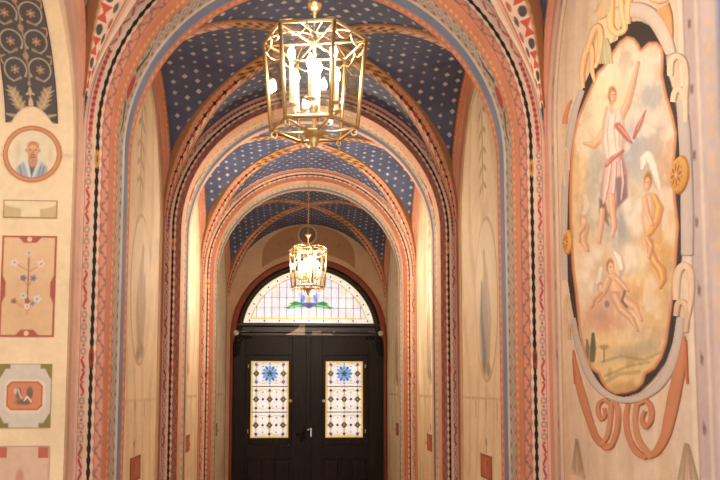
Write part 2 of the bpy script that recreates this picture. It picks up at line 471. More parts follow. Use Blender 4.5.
def rib_paint(u, v, k):
    """u length from the corner, v across -1..1"""
    g = Paint(u + 0 * v, v + 0 * u, (212, 148, 112))
    U, V = g.p, g.q
    jag = 0.04 * np.sin(2 * PI * U / 0.05)
    g.mix(ss(0.78, 0.82, np.abs(V) + jag), (188, 136, 82))
    g.mix(ss(0.93, 0.96, np.abs(V) + jag), (146, 100, 62))
    g.mix(band(V, -0.55, 0.12, 0.03), (226, 188, 160))
    # red leaves in the cream strip
    vv = (V + 0.55) / 0.67
    lv = leafrow(U, vv, 0.10, 0.9, 0.15)
    g.mix(lv, (176, 88, 68), 0.8)
    # black line with red lozenges (bold red and slate bow-ties on the ribs of the first bay)
    fu = np.mod(U / (0.16 if k else 0.12), 1.0) - 0.5
    if k:
        g.mix(ss(-1.2, -1.1, V) * (1 - ss(0.72, 0.75, V)), (230, 202, 176)); g.mix(band(V, -0.72, -0.45, 0.03), (220, 160, 132)); V = V - 0.12
        tri = np.abs(np.mod(fu * 2, 1.0) - 0.5) * 2
        red = (np.abs(fu) < 0.26) & (np.abs(V - 0.35) < 0.06 + 0.34 * np.abs(fu) / 0.26)
        g.mix(red * 1.0, (204, 66, 46), 0.95)
        g.mix(1 - ss(0.75, 1.0, np.hypot((np.abs(fu) - 0.5) / 0.19, (V - 0.35) / 0.3)), (86, 80, 78))
        g.mix(1 - ss(0.7, 1.0, np.hypot((np.mod(fu + 0.22, 1.0) - 0.5) / 0.2, (V + 0.22) / 0.14)), (88, 80, 74), 0.9)
        g.mix(1 - ss(0.7, 1.0, np.hypot((np.mod(fu + 0.72, 1.0) - 0.5) / 0.2, (V + 0.30) / 0.14)), (190, 78, 58), 0.9)
    else:
        g.mix(band(V, 0.14, 0.30, 0.03), (48, 32, 28))
        g.mix((1 - ss(0.16, 0.24, np.abs(fu) * 0.9 + np.abs(V - 0.2) * 0.7)), (170, 56, 42))
        g.mix((1 - ss(0.10, 0.18, np.abs(np.abs(fu) - 0.5) + np.abs(V - 0.22) * 0.5)), (40, 32, 30))
    g.mix(band(V, -0.62, -0.56, 0.02), (150, 80, 60), 0.8)
    # gilded acanthus near the crossing
    m = ss(1.18, 1.3, U) * (1 - ss(1.62, 1.74, U))
    leafy = 0.5 + 0.5 * np.sin(2 * PI * U / 0.09 + 3 * np.abs(V) * 2) * np.cos(5 * V)
    g.mix(m * ss(-0.1, 0.1, 0.95 - np.abs(V)), (198, 140, 72), 0.8)
    g.mix(m * ss(0.45, 0.7, leafy) * (np.abs(V) < 0.8), (92, 58, 30), 0.8)
    g.mix(m * ss(0.25, 0.1, leafy) * (np.abs(V) < 0.8), (226, 186, 110), 0.6)
    return g.c
def rib(name, ya, yb, sx_, sy_, hw0=0.064, bold=False):
    if bold: hw0 = 0.098
    ym, hb = (ya + yb) / 2, (yb - ya) / 2
    n = 420
    ph = np.linspace(0.16 if bold else 0.08, PI / 2, n)             # angle up from the corner
    t = np.cos(ph)
    x = sx_ * W * t; y = ym + sy_ * hb * t; z = SPR + W * np.sin(ph)
    ctr = np.stack([x, y, z], -1)
    if bold:
        hd0 = np.array([sx_ * W, sy_ * hb]); hd0 /= np.linalg.norm(hd0)
        o_ = np.array([-hd0[1], hd0[0], 0.0]); o_ *= np.sign(o_[0] * sx_)
        ctr = ctr + o_ * 0.012
    d = np.gradient(ctr, axis=0); L = np.concatenate([[0], np.cumsum(np.linalg.norm(np.diff(ctr, axis=0), axis=1))])
    d /= np.linalg.norm(d, axis=1)[:, None]
    side = np.array([sx_ * -hb * sy_ * sy_, 0, 0])
    hd = np.array([sx_ * W, sy_ * hb, 0]); hd /= np.linalg.norm(hd)
    side = np.array([-hd[1], hd[0], 0]) * (sx_ * sy_)
    nrm = np.cross(d, side); nrm *= np.sign(-(nrm[:, 2:3] + 1e-9)) 
    inw = np.where(nrm[:, 2:3] > 0, -nrm, nrm)
    hw = hw0 * ((0.12 if bold else 0.4) + (0.88 if bold else 0.6) * ss(0.0, 0.6, L))
    th = 0.016
    v = np.linspace(-1, 1, 31)
    acc = Acc()
    prof = th + 0.006 * band(v, -0.6, 0.35, 0.1)
    P = ctr[:, None, :] + side[None, None, :] * (v[None, :, None] * hw[:, None, None]) + inw[:, None, :] * prof[None, :, None]
    out_ = np.array([-hd[1], hd[0], 0.0]); out_ *= np.sign(out_[0] * sx_)
    sgn = 1.0 if side @ out_ > 0 else -1.0
    def flush(P, drop):
        # higher up the rib lies on the two webs instead of standing clear of them
        x_, y_ = np.abs(P[..., 0]) / W, np.abs(P[..., 1] - ym) / hb
        zf = SPR + W * np.sqrt(np.clip(1 - x_ ** 2, 0, 1))
        k_ = np.clip((x_ - y_) / np.maximum(1 - y_, 1e-3), 0, 1)
        q_ = np.sqrt(np.clip(1 - y_ ** 2, 0, 1)); zs_ = SPR + W * q_ + (HW - W) * q_ * k_
        zw_ = np.where(y_ > x_, zf, zs_) - drop
        m_ = ss(0.45, 1.1, L)[:, None]
        P[..., 2] = P[..., 2] * (1 - m_) + zw_ * m_
        return P
    P = flush(P, 0.012)
    acc.grid(P, rib_paint(L[:, None], sgn * v[None, :] + 0 * L[:, None], bold))
    for e in (-1, 1):
        q = np.linspace(-0.12, th, 4)
        P = ctr[:, None, :] + side[None, None, :] * (e * hw[:, None, None]) + inw[:, None, :] * q[None, :, None]
        P = flush(P, np.linspace(-0.03, 0.012, 4)[None, :])
        acc.grid(P, np.array((178, 128, 86), float))
    return struct(acc.build(name, M['paint']))
def formeret(name, side, ya, yb):
    """flat painted band where the vault meets the wall arch"""
    ym, hb = (ya + yb) / 2, (yb - ya) / 2
    ph = np.linspace(0.10, PI - 0.10, 260); v = np.linspace(0, 1, 14)
    wd = (0.034 if yb < D1 + 0.01 else 0.062) * (0.25 + 0.75 * ss(0.1, 0.6, np.minimum(ph, PI - ph)))
    y0, z0 = ym + (hb - 0.004) * np.cos(ph), SPR + (HW - 0.004) * np.sin(ph)
    X = side * (W - wd[:, None] * v[None, :]); U = ph[:, None] * 1.0 + 0 * v
    # follows the rise of the web towards the crown
    rise = (W - HW) / W * np.sin(ph)
    Z = z0[:, None] - 0.012 + rise[:, None] * wd[:, None] * v[None, :]
    Y = np.broadcast_to(y0[:, None], X.shape) - 0.012 * np.cos(ph)[:, None]
    jag = 0.05 * np.sin(2 * PI * U / 0.045)
    g = Paint(U, v[None, :] + 0 * U, (220, 152, 118))
    g.mix(1 - ss(0.1, 0.14, g.q), (222, 168, 136)); g.mix(ss(0.84, 0.88, g.q + jag), (178, 118, 60)); g.mix(band(g.q, 0.5, 0.54, 0.02), (190, 110, 78), 0.7)
    acc = Acc(); acc.grid(np.stack([X, Y, Z], -1), g.c)
    e = np.array([0.0, 1.0])
    acc.grid(np.stack([np.broadcast_to(X[:, -1:], (260, 2)), np.broadcast_to(Y[:, -1:], (260, 2)), Z[:, -1:] + 0.03 * e], -1), np.array((150, 100, 60), float))
    return struct(acc.build(name, M['paint']))
def wall_paint(y, z, ym, hb, side, hall):
    g = Paint(y, z, ((246, 224, 186) if ym < 9 else (250, 236, 200)) if not hall else (233, 207, 180))
    Y, Z = g.p, g.q
    dy = np.abs(Y - ym) / hb
    up = np.clip(Z - SPR, 0, None) / HW
    rho = np.where(Z > SPR, np.hypot(dy, up), dy)
    top = ss(SPR - 0.1, SPR + 0.25, Z)
    # marbled oiled-wood veins
    vein = np.sin(Y * 21 + 2.5 * np.sin(Z * 2.3 + Y * 3)) * 0.5 + 0.5
    g.mix(ss(0.6, 1.0, vein), (216, 180, 130), 0.35)
    g.mix(ss(0.75, 1.0, 0.5 + 0.5 * np.sin(Y * 37 + 4 * np.sin(Z * 1.7) + 1.3)), (240, 216, 178), 0.4)
    e = 0.006
    if hall:
        g.mix(ss(0.93 - e, 0.93 + e, rho), (216, 150, 124), 1)
        g.mix(ss(0.885, 0.9, rho) * (1 - ss(0.93, 0.94, rho)), (224, 190, 166))
        g.mix(band(rho, 0.835, 0.885, e), (206, 168, 144))
        g.mix(band(rho, 0.79, 0.835, e), (236, 214, 190))
        g.mix(band(rho, 0.775, 0.79, 0.004), (205, 160, 128))
        near = Y < ym
        def nb(a, b_, c_, al=1.0): g.mix(band(Y, a, b_, 0.004) * near, c_, al)
        nb(1.0, 2.385, (220, 196, 184)); nb(2.355, 2.385, (240, 220, 196)); nb(2.345, 2.355, (190, 152, 132), 0.8)
        nb(2.285, 2.345, (208, 184, 178)); nb(2.262, 2.285, (232, 212, 196)); nb(2.0, 2.262, (214, 190, 184))
        for yy in (2.315, 2.20):
            fz = np.mod(Z / 0.21 + yy * 7, 1.0) - 0.5
            g.mix((1 - ss(0.08, 0.16, np.hypot(fz * 1.5, (Y - yy) * 12))) * near, (120, 90, 84), 0.8)
        # little brown sprigs running up the strip
        fz = np.mod(Z / 0.33, 1.0) - 0.5
        far = Y > ym
        g.mix((1 - ss(0.1, 0.25, np.hypot(fz * 2.4, (rho - 0.86) * 25))) * far, (120, 84, 62), 0.75)
        g.mix((1 - ss(0.05, 0.12, np.hypot(np.abs(fz) * 1.6 - 0.35, (rho - 0.86) * 20))) * far, (140, 98, 74), 0.5)
        g.mix((1 - ss(0.02, 0.05, np.hypot(fz * 0.33, (rho - 0.70) * 0.0 + 0.4))), (150, 120, 90), 0.6)
    else:
        g.mix(ss(0.965, 0.975, rho) * top, (206, 140, 106))
        g.mix(band(rho, 0.865, 0.965, e) * top, (220, 172, 138), 0.9)
        g.mix(ss(0.955, 0.965, rho) * (1 - top), (176, 112, 70))
        g.mix(band(rho, 0.925, 0.955, e) * (1 - top), (214, 164, 116))
        g.mix(band(rho, 0.83, 0.85, e), (244, 216, 176), 0.9)
        g.mix(band(rho, 0.815, 0.83, 0.004), (176, 128, 84), 0.7)
        # pendant grotesque drawn under the arch head
        g.mix(band(Y, ym - 0.012, ym + 0.012, 0.01) * band(Z, 2.95, 3.5, 0.05), (150, 118, 78), 0.6)
        for zz in (3.0, 3.12, 3.24, 3.38, 3.52):
            g.blob(ym - 0.06, zz, 0.06, 0.02, (150, 118, 80), 0.5, 0.6, 0.6)
            g.blob(ym + 0.06, zz, 0.06, 0.02, (150, 118, 80), 0.5, 0.6, -0.6)
        # dotted dado line and faint drops
        g.mix(band(Z, 1.58, 1.592, 0.004) * band(rho, 0.0, 0.8, 0.02) * (np.mod(Y / 0.05, 1) < 0.6), (160, 112, 74), 0.6)
        for yy in (-0.3, 0, 0.3):
            g.stroke([(ym + yy, 1.56), (ym + yy, 1.42)], [0.04, 0.004], (176, 132, 92), 0.5)
        g.stroke([(ym, 1.31), (ym, 1.24)], [0.035, 0.01], (120, 84, 52), 0.7)
        g.mix(band(Z, 1.128, 1.134, 0.002) * band(np.abs(Y - ym), 0.10, 0.32, 0.02), (165, 120, 80), 0.7)
    return g.c
def bay_wall(name, side, ya, yb, hall=False, res=0.012):
    ym, hb = (ya + yb) / 2, (yb - ya) / 2
    ny = max(20, int((yb - ya) / res))
    t = np.sin(np.linspace(-PI / 2, PI / 2, ny)) * 0.5 + np.linspace(-1, 1, ny) * 0.5
    y = ym + hb * t; zt = SPR + HW * np.sqrt(np.clip(1 - t * t, 0, 1))
    k1 = np.linspace(0, 1, int(SPR / (res * 1.4)))
    k2 = np.linspace(0, 1, int(1.08 / (res * 1.2)))
    Z = np.concatenate([np.broadcast_to(k1 * SPR, (ny, len(k1))), SPR + (zt - SPR)[:, None] * k2[None, 1:]], 1)
    Y = np.broadcast_to(y[:, None], Z.shape)
    P = np.stack([np.full_like(Z, side * W), Y, Z], -1)
    acc = Acc(); acc.grid(P, wall_paint(Y, Z, ym, hb, side, hall), flip=side < 0)
    return struct(acc.build(name, M['paint']))
bays = [(D1 - BAY, D1), (D1 + TH, D1 + S), (D1 + TH + S, D1 + 2 * S), (D1 + TH + 2 * S, END)]
k = 5
for i, (ya, yb) in enumerate(bays):
    bay_vault('ceiling', ya, yb)
    for sx_ in (-1, 1):
        for sy_ in (-1, 1):
            rib('trim_%d' % k, ya, yb, sx_, sy_, bold=(i == 0)); k += 1
    for sd_ in (-1, 1): formeret('trim_%d' % (50 + 2 * i + (sd_ > 0)), sd_, ya, yb)
    bay_wall('wall_right', 1, ya, yb, i == 0, 0.010 if i < 2 else 0.016)
    if i: bay_wall('wall_left', -1, ya, yb, False, 0.012 if i < 2 else 0.016)

# left wall of the first bay: a deep arched opening to a side room
OY0, OY1, OR, OS, THK = 2.12, 3.65, 0.765, 2.72, 0.42
oym = (OY0 + OY1) / 2
def opening_wall():
    ya, yb = bays[0]; ym, hb = (ya + yb) / 2, HB
    acc = Acc(); n = 150
    th = np.linspace(0, PI, n)
    iy, iz = oym + OR * np.cos(th), OS + OR * np.sin(th)
    ty = np.clip(iy + (iy - oym) * 0.19, ya + 1e-3, yb - 1e-3)
    ty = ym + hb * np.clip((iy - oym) / OR, -1, 1)
    tz = SPR + HW * np.sqrt(np.clip(1 - ((ty - ym) / hb) ** 2, 0, 1))
    kk = np.linspace(0, 1, 24)
    Y = iy[:, None] + (ty - iy)[:, None] * kk; Z = iz[:, None] + (tz - iz)[:, None] * kk
    up = np.clip(Z - SPR, 0, None) / HW; rho = np.where(Z > SPR, np.hypot((Y - ym) / hb, up), np.abs(Y - ym) / hb)
    def col(Y, rho, kk, Z=0.0):
        g = Paint(Y, rho, (226, 188, 164)); g.mix(ss(2.95, 3.1, Z + 0 * Y), (222, 172, 146))
        g.mix(band(kk + 0 * Y, -1, 0.22, 0.03), (226, 196, 160))
        g.mix(band(kk + 0 * Y, 0.22, 0.5, 0.03), (204, 164, 136))
        return g.c
    acc.grid(np.stack([np.full_like(Y, -W), Y, Z], -1), col(Y, rho, kk[None, :], Z))
    for y0, y1 in ((OY1, yb), (OY0, ya)):
        z = np.linspace(0, OS, 60); Y, Z = np.meshgrid(y0 + (y1 - y0) * kk, z)
        acc.grid(np.stack([np.full_like(Y, -W), Y, Z], -1), col(Y, Z, kk[None, :]), flip=y1 < y0)
    for ye, yo in ((OY1, yb), (OY0, ya)):
        t_ = np.linspace(0, 1, 12); Zt = OS + (SPR - OS) * t_[None, :] * t_[:, None]
        Y = ye + (yo - ye) * t_[:, None] + 0 * Zt
        acc.grid(np.stack([np.full_like(Y, -W), Y, Zt], -1), col(Y, 0 * Y, t_[:, None] + 0 * Y), flip=yo < ye)
    # the reveal: jamb, soffit, jamb
    sj = np.linspace(0, OS, 90)
    yy = np.concatenate([np.full(90, OY1), oym + OR * np.cos(th), np.full(90, OY0)])
    zz = np.concatenate([sj, OS + OR * np.sin(th), sj[::-1]])
    xx = np.linspace(-W, -W - THK, 12)
    X, Y = np.meshgrid(xx, yy); Z = np.broadcast_to(zz[:, None], X.shape)
    acc.grid(np.stack([X, Y, Z], -1), np.array((234, 206, 164), float))
    return struct(acc.build('wall_left', M['paint']))
opening_wall()

# ------------------------------------------------------------------ decorations on the reveal of the left opening (s = length up the jamb and round the curve)
def reveal_pos(x, s, d=0.004):
    a = np.clip((s - OS) / OR, 0, None)
    r = OR - d
    y = np.where(s > OS, oym + r * np.cos(a), OY1 - d); z = np.where(s > OS, OS + r * np.sin(a), s)
    return np.stack([x, y, z], -1)
def reveal_panel(name, x0, x1, s0, s1, fn, res=0.0035, keep=None, parent=None):
    xs = np.linspace(x0, x1, int((x1 - x0) / res) + 2); sv = np.linspace(s0, s1, int((s1 - s0) / res) + 2)
    X, Sg = np.meshgrid(xs, sv)
    kp = None
    if keep is not None:
        kp = keep((X[:-1, :-1] + X[1:, 1:]) / 2, (Sg[:-1, :-1] + Sg[1:, 1:]) / 2)
    acc = Acc(); acc.grid(reveal_pos(X, Sg), fn(X, Sg), keep=kp)
    # rim that gives the panel its thickness
    for a, b_ in ((np.stack([xs, np.full_like(xs, s0)]), 0), (np.stack([xs, np.full_like(xs, s1)]), 0), (np.stack([np.full_like(sv, x0), sv]), 0), (np.stack([np.full_like(sv, x1), sv]), 0)):
        if keep is None:
            P = np.stack([reveal_pos(a[0], a[1], 0.004), reveal_pos(a[0], a[1], -0.002)], 1)
            acc.grid(P, np.array((190, 150, 115), float))
    return acc.build(name, M['fresco'], parent)
PXC = -1.312
def f_portrait(X, Sg):
    g = Paint((X - PXC) / 0.13, (Sg - 2.722) / 0.13, (226, 202, 166))
    r = np.hypot(g.p, g.q)
    g.blob(0, 0.1, 0.8, 0.8, (222, 206, 178), 1, 0.6)
    g.blob(-0.5, 0.1, 0.14, 0.45, (206, 184, 140), 0.6, 0.8); g.blob(0.62, 0.05, 0.12, 0.4, (208, 186, 142), 0.6, 0.8)
    # robe
    g.poly([(-0.62, -0.95), (-0.5, -0.45), (-0.22, -0.22), (0.26, -0.22), (0.5, -0.42), (0.62, -0.95)], (166, 170, 172), 1, 0.06)
    g.stroke([(-0.22, -0.25), (-0.12, -0.55), (-0.02, -0.92)], 0.12, (214, 214, 210), 0.9)
    g.stroke([(0.26, -0.25), (0.14, -0.55), (-0.02, -0.92)], 0.12, (206, 208, 206), 0.9)
    g.poly([(-0.1, -0.35), (0.13, -0.35), (0.0, -0.85)], (92, 102, 112), 1, 0.05)
    for x, s in ((-0.42, -0.3), (0.42, 0.3), (0.3, 0.2)):
        g.stroke([(x, -0.45), (x * 0.75, -0.9)], 0.06, (120, 128, 134), 0.7)
    # neck, head, face
    g.poly([(-0.14, 0.0), (0.18, 0.0), (0.16, -0.36), (0.02, -0.5), (-0.12, -0.36)], (198, 138, 98), 1, 0.04)
    g.blob(0.02, 0.17, 0.225, 0.30, (208, 150, 106), 1, 0.15)
    g.blob(0.02, 0.34, 0.225, 0.13, (176, 112, 72), 0.6, 0.5)
    g.blob(0.02, 0.24, 0.16, 0.12, (226, 172, 126), 0.8, 0.6)
    g.blob(-0.07, 0.16, 0.045, 0.022, (96, 62, 44), 0.9, 0.5); g.blob(0.11, 0.16, 0.045, 0.022, (96, 62, 44), 0.9, 0.5)
    g.stroke([(0.03, 0.17), (0.04, 0.06), (0.0, 0.05)], 0.03, (176, 116, 80), 0.9)
    g.stroke([(-0.05, -0.02), (0.09, -0.02)], 0.03, (150, 82, 64), 0.9)
    g.blob(0.02, -0.1, 0.13, 0.045, (150, 96, 62), 0.6, 0.6)
    g.blob(-0.22, 0.13, 0.03, 0.07, (190, 128, 90), 0.9); g.blob(0.25, 0.13, 0.03, 0.07, (190, 128, 90), 0.9)
    g.mix(ss(0.84, 0.87, r), (202, 134, 84)); g.mix(band(r, 0.84, 0.865, 0.01), (160, 92, 56)); g.mix(band(r, 0.97, 1.0, 0.01), (176, 108, 66))
    return g.c
o = reveal_panel('painted_portrait', PXC - 0.131, PXC + 0.131, 2.722 - 0.131, 2.722 + 0.131, f_portrait, 0.0025,
                 keep=lambda x, s: np.hypot(x - PXC, s - 2.722) < 0.131)
tag(o, 'round painted portrait of a bald person in a grey robe, orange ring around it', 'painting')
def f_tablet(X, Sg):
    g = Paint(X, Sg, (228, 204, 164))
    g.poly([(-1.432, 2.425), (-1.432, 2.487), (-1.40, 2.476), (-1.352, 2.466), (-1.352, 2.425)], (198, 172, 126), 1, 0.003)
    g.poly([(-1.193, 2.425), (-1.193, 2.489), (-1.22, 2.476), (-1.268, 2.466), (-1.268, 2.425)], (198, 172, 126), 1, 0.003)
    e = np.minimum.reduce([X + 1.432, -1.193 - X, Sg - 2.425, 2.508 - Sg])
    g.mix(1 - ss(0.003, 0.006, e), (160, 132, 92), 0.85)
    return g.c
tag(reveal_panel('painted_tablet', -1.432, -1.193, 2.425, 2.508, f_tablet), 'small blank tan tablet painted with a drooping scroll under the round portrait', 'painted panel')
def f_flower(X, Sg):
    x0, x1, s0, s1 = -1.43, -1.19, 1.884, 2.343
    g = Paint(X, Sg, (218, 178, 134)); xc = (x0 + x1) / 2
    g.blob(xc, 2.0, 0.12, 0.16, (208, 164, 118), 0.7, 0.8)
    e = np.minimum.reduce([X - x0, x1 - X, Sg - s0, s1 - Sg])
    red = (168, 82, 56)
    g.mix(1 - ss(0.006, 0.009, e), red)
    for sy, sg in ((s1, -1), (s0, 1)):
        g.poly([(xc - 0.055, sy), (xc - 0.025, sy + sg * 0.032), (xc + 0.03, sy + sg * 0.032), (xc + 0.06, sy)], red, 1, 0.003)
        g.blob(xc, sy + sg * 0.016, 0.012, 0.012, (226, 184, 140), 1, 0.2)
    for sx_, sg in ((x0, 1), (x1, -1)):
        g.poly([(sx_, 2.18), (sx_ + sg * 0.022, 2.13), (sx_ + sg * 0.022, 2.07), (sx_, 2.02)], red, 1, 0.003)
    g.stroke([(xc, 2.02), (xc, 2.24)], 0.006, (176, 104, 78))
    for (dx, s, c, r) in ((0, 2.265, (206, 186, 176), 0.016), (-0.062, 2.22, (226, 200, 192), 0.017), (0.055, 2.215, (228, 200, 188), 0.017),
                       (-0.022, 2.15, (112, 116, 134), 0.014), (0.022, 2.15, (124, 128, 142), 0.014), (-0.06, 2.045, (150, 96, 84), 0.012),
                       (0.042, 2.055, (214, 206, 206), 0.018), (-0.02, 2.07, (208, 196, 190), 0.016), (0.0, 2.045, (158, 70, 60), 0.012),
                       (0.0, 2.02, (228, 196, 180), 0.014), (0.022, 2.035, (150, 140, 150), 0.012)):
        g.stroke([(xc, s - 0.04), (xc + dx, s)], 0.004, (184, 120, 88), 0.8)
        for k_ in range(5):
            a = k_ * 1.257
            g.blob(xc + dx + r * 0.6 * math.cos(a), s + r * 0.6 * math.sin(a), r * 0.6, r * 0.45, c, 0.85, 0.4, a)
        g.blob(xc + dx, s, r * 0.3, r * 0.3, (120, 84, 78), 0.7)
    return g.c
tag(reveal_panel('painted_flower_panel', -1.43, -1.19, 1.884, 2.343, f_flower), 'tall tan panel with red scalloped border and flower sprig painted in the middle', 'painted panel')
def f_octagon(X, Sg):
    x0, x1, s0, s1 = -1.423, -1.192, 1.478, 1.763
    xc, sc = (x0 + x1) / 2, (s0 + s1) / 2
    g = Paint(X - xc, Sg - sc, (206, 194, 178)); hx, hs = (x1 - x0) / 2, (s1 - s0) / 2
    for a in (-1, 1):
        for b_ in (-1, 1):
            g.poly([(a * hx, b_ * hs), (a * (hx - 0.05), b_ * hs), (a * (hx - 0.05), b_ * (hs - 0.022)), (a * (hx - 0.03), b_ * (hs - 0.022)), (a * (hx - 0.006), b_ * (hs - 0.065)), (a * hx, b_ * (hs - 0.065))], (136, 122, 62), 1, 0.003)
    def octo(w, h, c_): return [(-w, -h + c_), (-w + c_, -h), (w - c_, -h), (w, -h + c_), (w, h - c_), (w - c_, h), (-w + c_, h), (-w, h - c_)]
    g.poly(octo(0.088, 0.074, 0.022), (226, 200, 170), 1, 0.002)
    g.poly(octo(0.078, 0.064, 0.020), (170, 96, 60), 1, 0.002)
    g.poly(octo(0.072, 0.058, 0.018), (206, 124, 78), 1, 0.002)
    g.blob(-0.026, 0.008, 0.016, 0.03, (120, 108, 98), 0.9); g.blob(0.022, 0.012, 0.016, 0.032, (104, 92, 84), 0.9)
    g.blob(-0.002, -0.028, 0.04, 0.014, (112, 100, 92), 0.9); g.blob(-0.04, 0.02, 0.008, 0.016, (216, 196, 176), 0.8)
    g.stroke([(0.0, -0.02), (0.012, -0.002), (0.03, -0.026)], 0.007, (226, 206, 188)); g.stroke([(-0.03, 0.03), (-0.014, -0.01)], 0.006, (210, 190, 172))
    e = np.minimum.reduce([hx - np.abs(g.p), hs - np.abs(g.q)]); g.mix(1 - ss(0.002, 0.004, e), (150, 128, 96), 0.7)
    return g.c
tag(reveal_panel('painted_octagon_panel', -1.423, -1.192, 1.478, 1.763, f_octagon, 0.003), 'grey panel with olive corners and orange octagon holding a small grey beast', 'painted panel')
def f_low(X, Sg):
    g = Paint(X, Sg, (214, 178, 150))
    g.rect(-1.407, -1.375, 1.348, 1.394, (184, 92, 62)); g.rect(-1.24, -1.196, 1.346, 1.393, (184, 92, 62))
    g.rect(-1.42, -1.19, 1.395, 1.40, (172, 136, 122), 0.8); g.rect(-1.197, -1.19, 0.9, 1.4, (190, 152, 140), 0.8)
    g.blob(-1.315, 1.25, 0.02, 0.06, (190, 126, 90), 0.7)
    return g.c
tag(reveal_panel('painted_dado_panel', -1.42, -1.19, 0.95, 1.40, f_low, 0.004), 'pale pink panel with red corner squares, lowest of the painted panels on the left', 'painted panel')
def f_arab(X, Sg):
    g = Paint((X + 1.315) / 0.12, (Sg - 2.89) / 0.12, (84, 78, 78))
    cr, lt = (186, 160, 122), (172, 158, 136)
    P, Q = g.p, g.q
    # acanthus pair at the foot
    for a in (-1, 1):
        g.stroke([(0, 0.1), (a * 0.5, 0.02), (a * 0.95, 0.12)], [0.14, 0.16, 0.06], (172, 150, 112))
        g.stroke([(a * 0.12, 0.15), (a * 0.42, 0.45), (a * 0.62, 0.95), (a * 0.8, 1.15)], [0.12, 0.36, 0.3, 0.06], (164, 142, 106))
        g.stroke([(a * 0.2, 0.18), (a * 0.5, 0.5), (a * 0.68, 0.95)], 0.05, (214, 190, 150), 0.9)
        for k_ in range(4):
            g.stroke([(a * (0.35 + 0.09 * k_), 0.4 + 0.17 * k_), (a * (0.2 + 0.1 * k_), 0.62 + 0.17 * k_)], [0.1, 0.02], cr, 0.9)
            g.stroke([(a * (0.42 + 0.09 * k_), 0.4 + 0.17 * k_), (a * (0.74 + 0.05 * k_), 0.5 + 0.17 * k_)], [0.1, 0.02], cr, 0.9)
        g.stroke([(a * 0.3, 0.02), (a * 0.85, -0.3), (a * 0.95, -0.75)], [0.1, 0.2, 0.04], (178, 156, 118))
    g.blob(0, 0.45, 0.1, 0.34, (206, 174, 130), 1, 0.3)
    g.blob(0, 0.95, 0.07, 0.2, (196, 168, 126), 1, 0.4); g.blob(-0.09, 0.88, 0.1, 0.05, cr, 1, 0.4, 0.5); g.blob(0.09, 0.88, 0.1, 0.05, cr, 1, 0.4, -0.5)
    # pairs of spiralling stems with flowers
    for k_ in range(7):
        q0 = 1.75 + 1.02 * k_
        for a in (-1, 1):
            pts = [(a * (0.44 - 0.40 * math.cos(t_)), q0 + 0.42 * math.sin(t_)) for t_ in np.linspace(-0.6, 4.6, 22)]
            g.stroke(pts, [0.09] + [0.06] * 20 + [0.03], lt, 0.95)
            for b_ in range(6):
                an = b_ * PI / 3 + 0.3
                g.blob(a * 0.46 + 0.1 * math.cos(an), q0 + 0.1 * math.sin(an), 0.085, 0.05, (178, 132, 100), 0.8, 0.5, an)
            g.blob(a * 0.46, q0, 0.05, 0.05, (206, 178, 140), 0.9, 0.5)
            g.stroke([(a * 0.86, q0 + 0.2), (a * 0.98, q0 + 0.45), (a * 0.74, q0 + 0.52)], [0.05, 0.13, 0.03], (178, 142, 104), 0.9)
            g.stroke([(a * 0.3, q0 - 0.3), (a * 0.6, q0 - 0.45)], [0.12, 0.03], (160, 138, 104), 0.9)
        g.stroke([(0, q0 - 0.55), (0.05, q0), (0, q0 + 0.55)], 0.06, (150, 134, 110), 0.9)
        g.blob(0, q0 + 0.5, 0.12, 0.16, (186, 140, 100), 0.9, 0.5); g.blob(0, q0 - 0.5, 0.08, 0.1, (164, 140, 108), 0.9, 0.5)
    g.mix(ss(0.93, 0.95, np.abs(P)), (72, 70, 76)); 
    return g.c
SC = lambda x, s: np.hypot((x + 1.315) / 0.108, (s - 2.78) / 0.16)
tag(reveal_panel('arabesque_panel', -1.432, -1.198, 2.865, OS + OR * PI * 0.62, f_arab, 0.0032, keep=lambda x, s: SC(x, s) > 1.0),
    'dark slate arched panel painted with cream leaf scrolls and rosettes', 'painted panel')

# ------------------------------------------------------------------ the big oval fresco on the right wall
OUT = [(619, 40), (622, 28), (630, 22), (641, 21), (652, 26), (660, 37), (665, 48), (667, 70), (673, 90), (677, 112), (680, 132), (681, 165), (682, 200), (682, 245), (681, 270),
       (679, 300), (676, 325), (673, 345), (666, 362), (653, 380), (640, 392), (626, 397), (611, 396), (598, 387), (588, 372), (581, 355), (576, 330), (573, 305), (569, 280),
       (568, 245), (568, 190), (570, 160), (573, 130), (578, 105), (586, 84), (596, 62), (604, 48)]
INN = [(642, 49), (640, 44), (635, 38), (628, 36), (620, 42), (612, 54), (604, 66), (598, 72), (590, 90), (583, 106), (577, 120), (573, 140), (571, 165), (570, 200), (571, 240),
       (573, 270), (576, 292), (578, 312), (580, 335), (585, 357), (592, 369), (599, 374), (603, 383), (608, 390), (616, 394), (627, 393), (637, 390), (644, 384), (647, 374), (656, 369),
       (663, 358), (668, 343), (671, 322), (674, 300), (677, 270), (679, 240), (680, 226), (677, 200), (675, 170), (677, 150), (678, 133), (674, 114), (668, 95), (664, 75), (665, 57), (664, 48), (658, 42), (650, 42)]
fres = empty('fresco', (W, 2.9, 0)); tag(fres, 'large oval wall fresco of robed figures and cherubs in clouds with painted scroll frame', 'painting')
def wall_off(d): return W - d
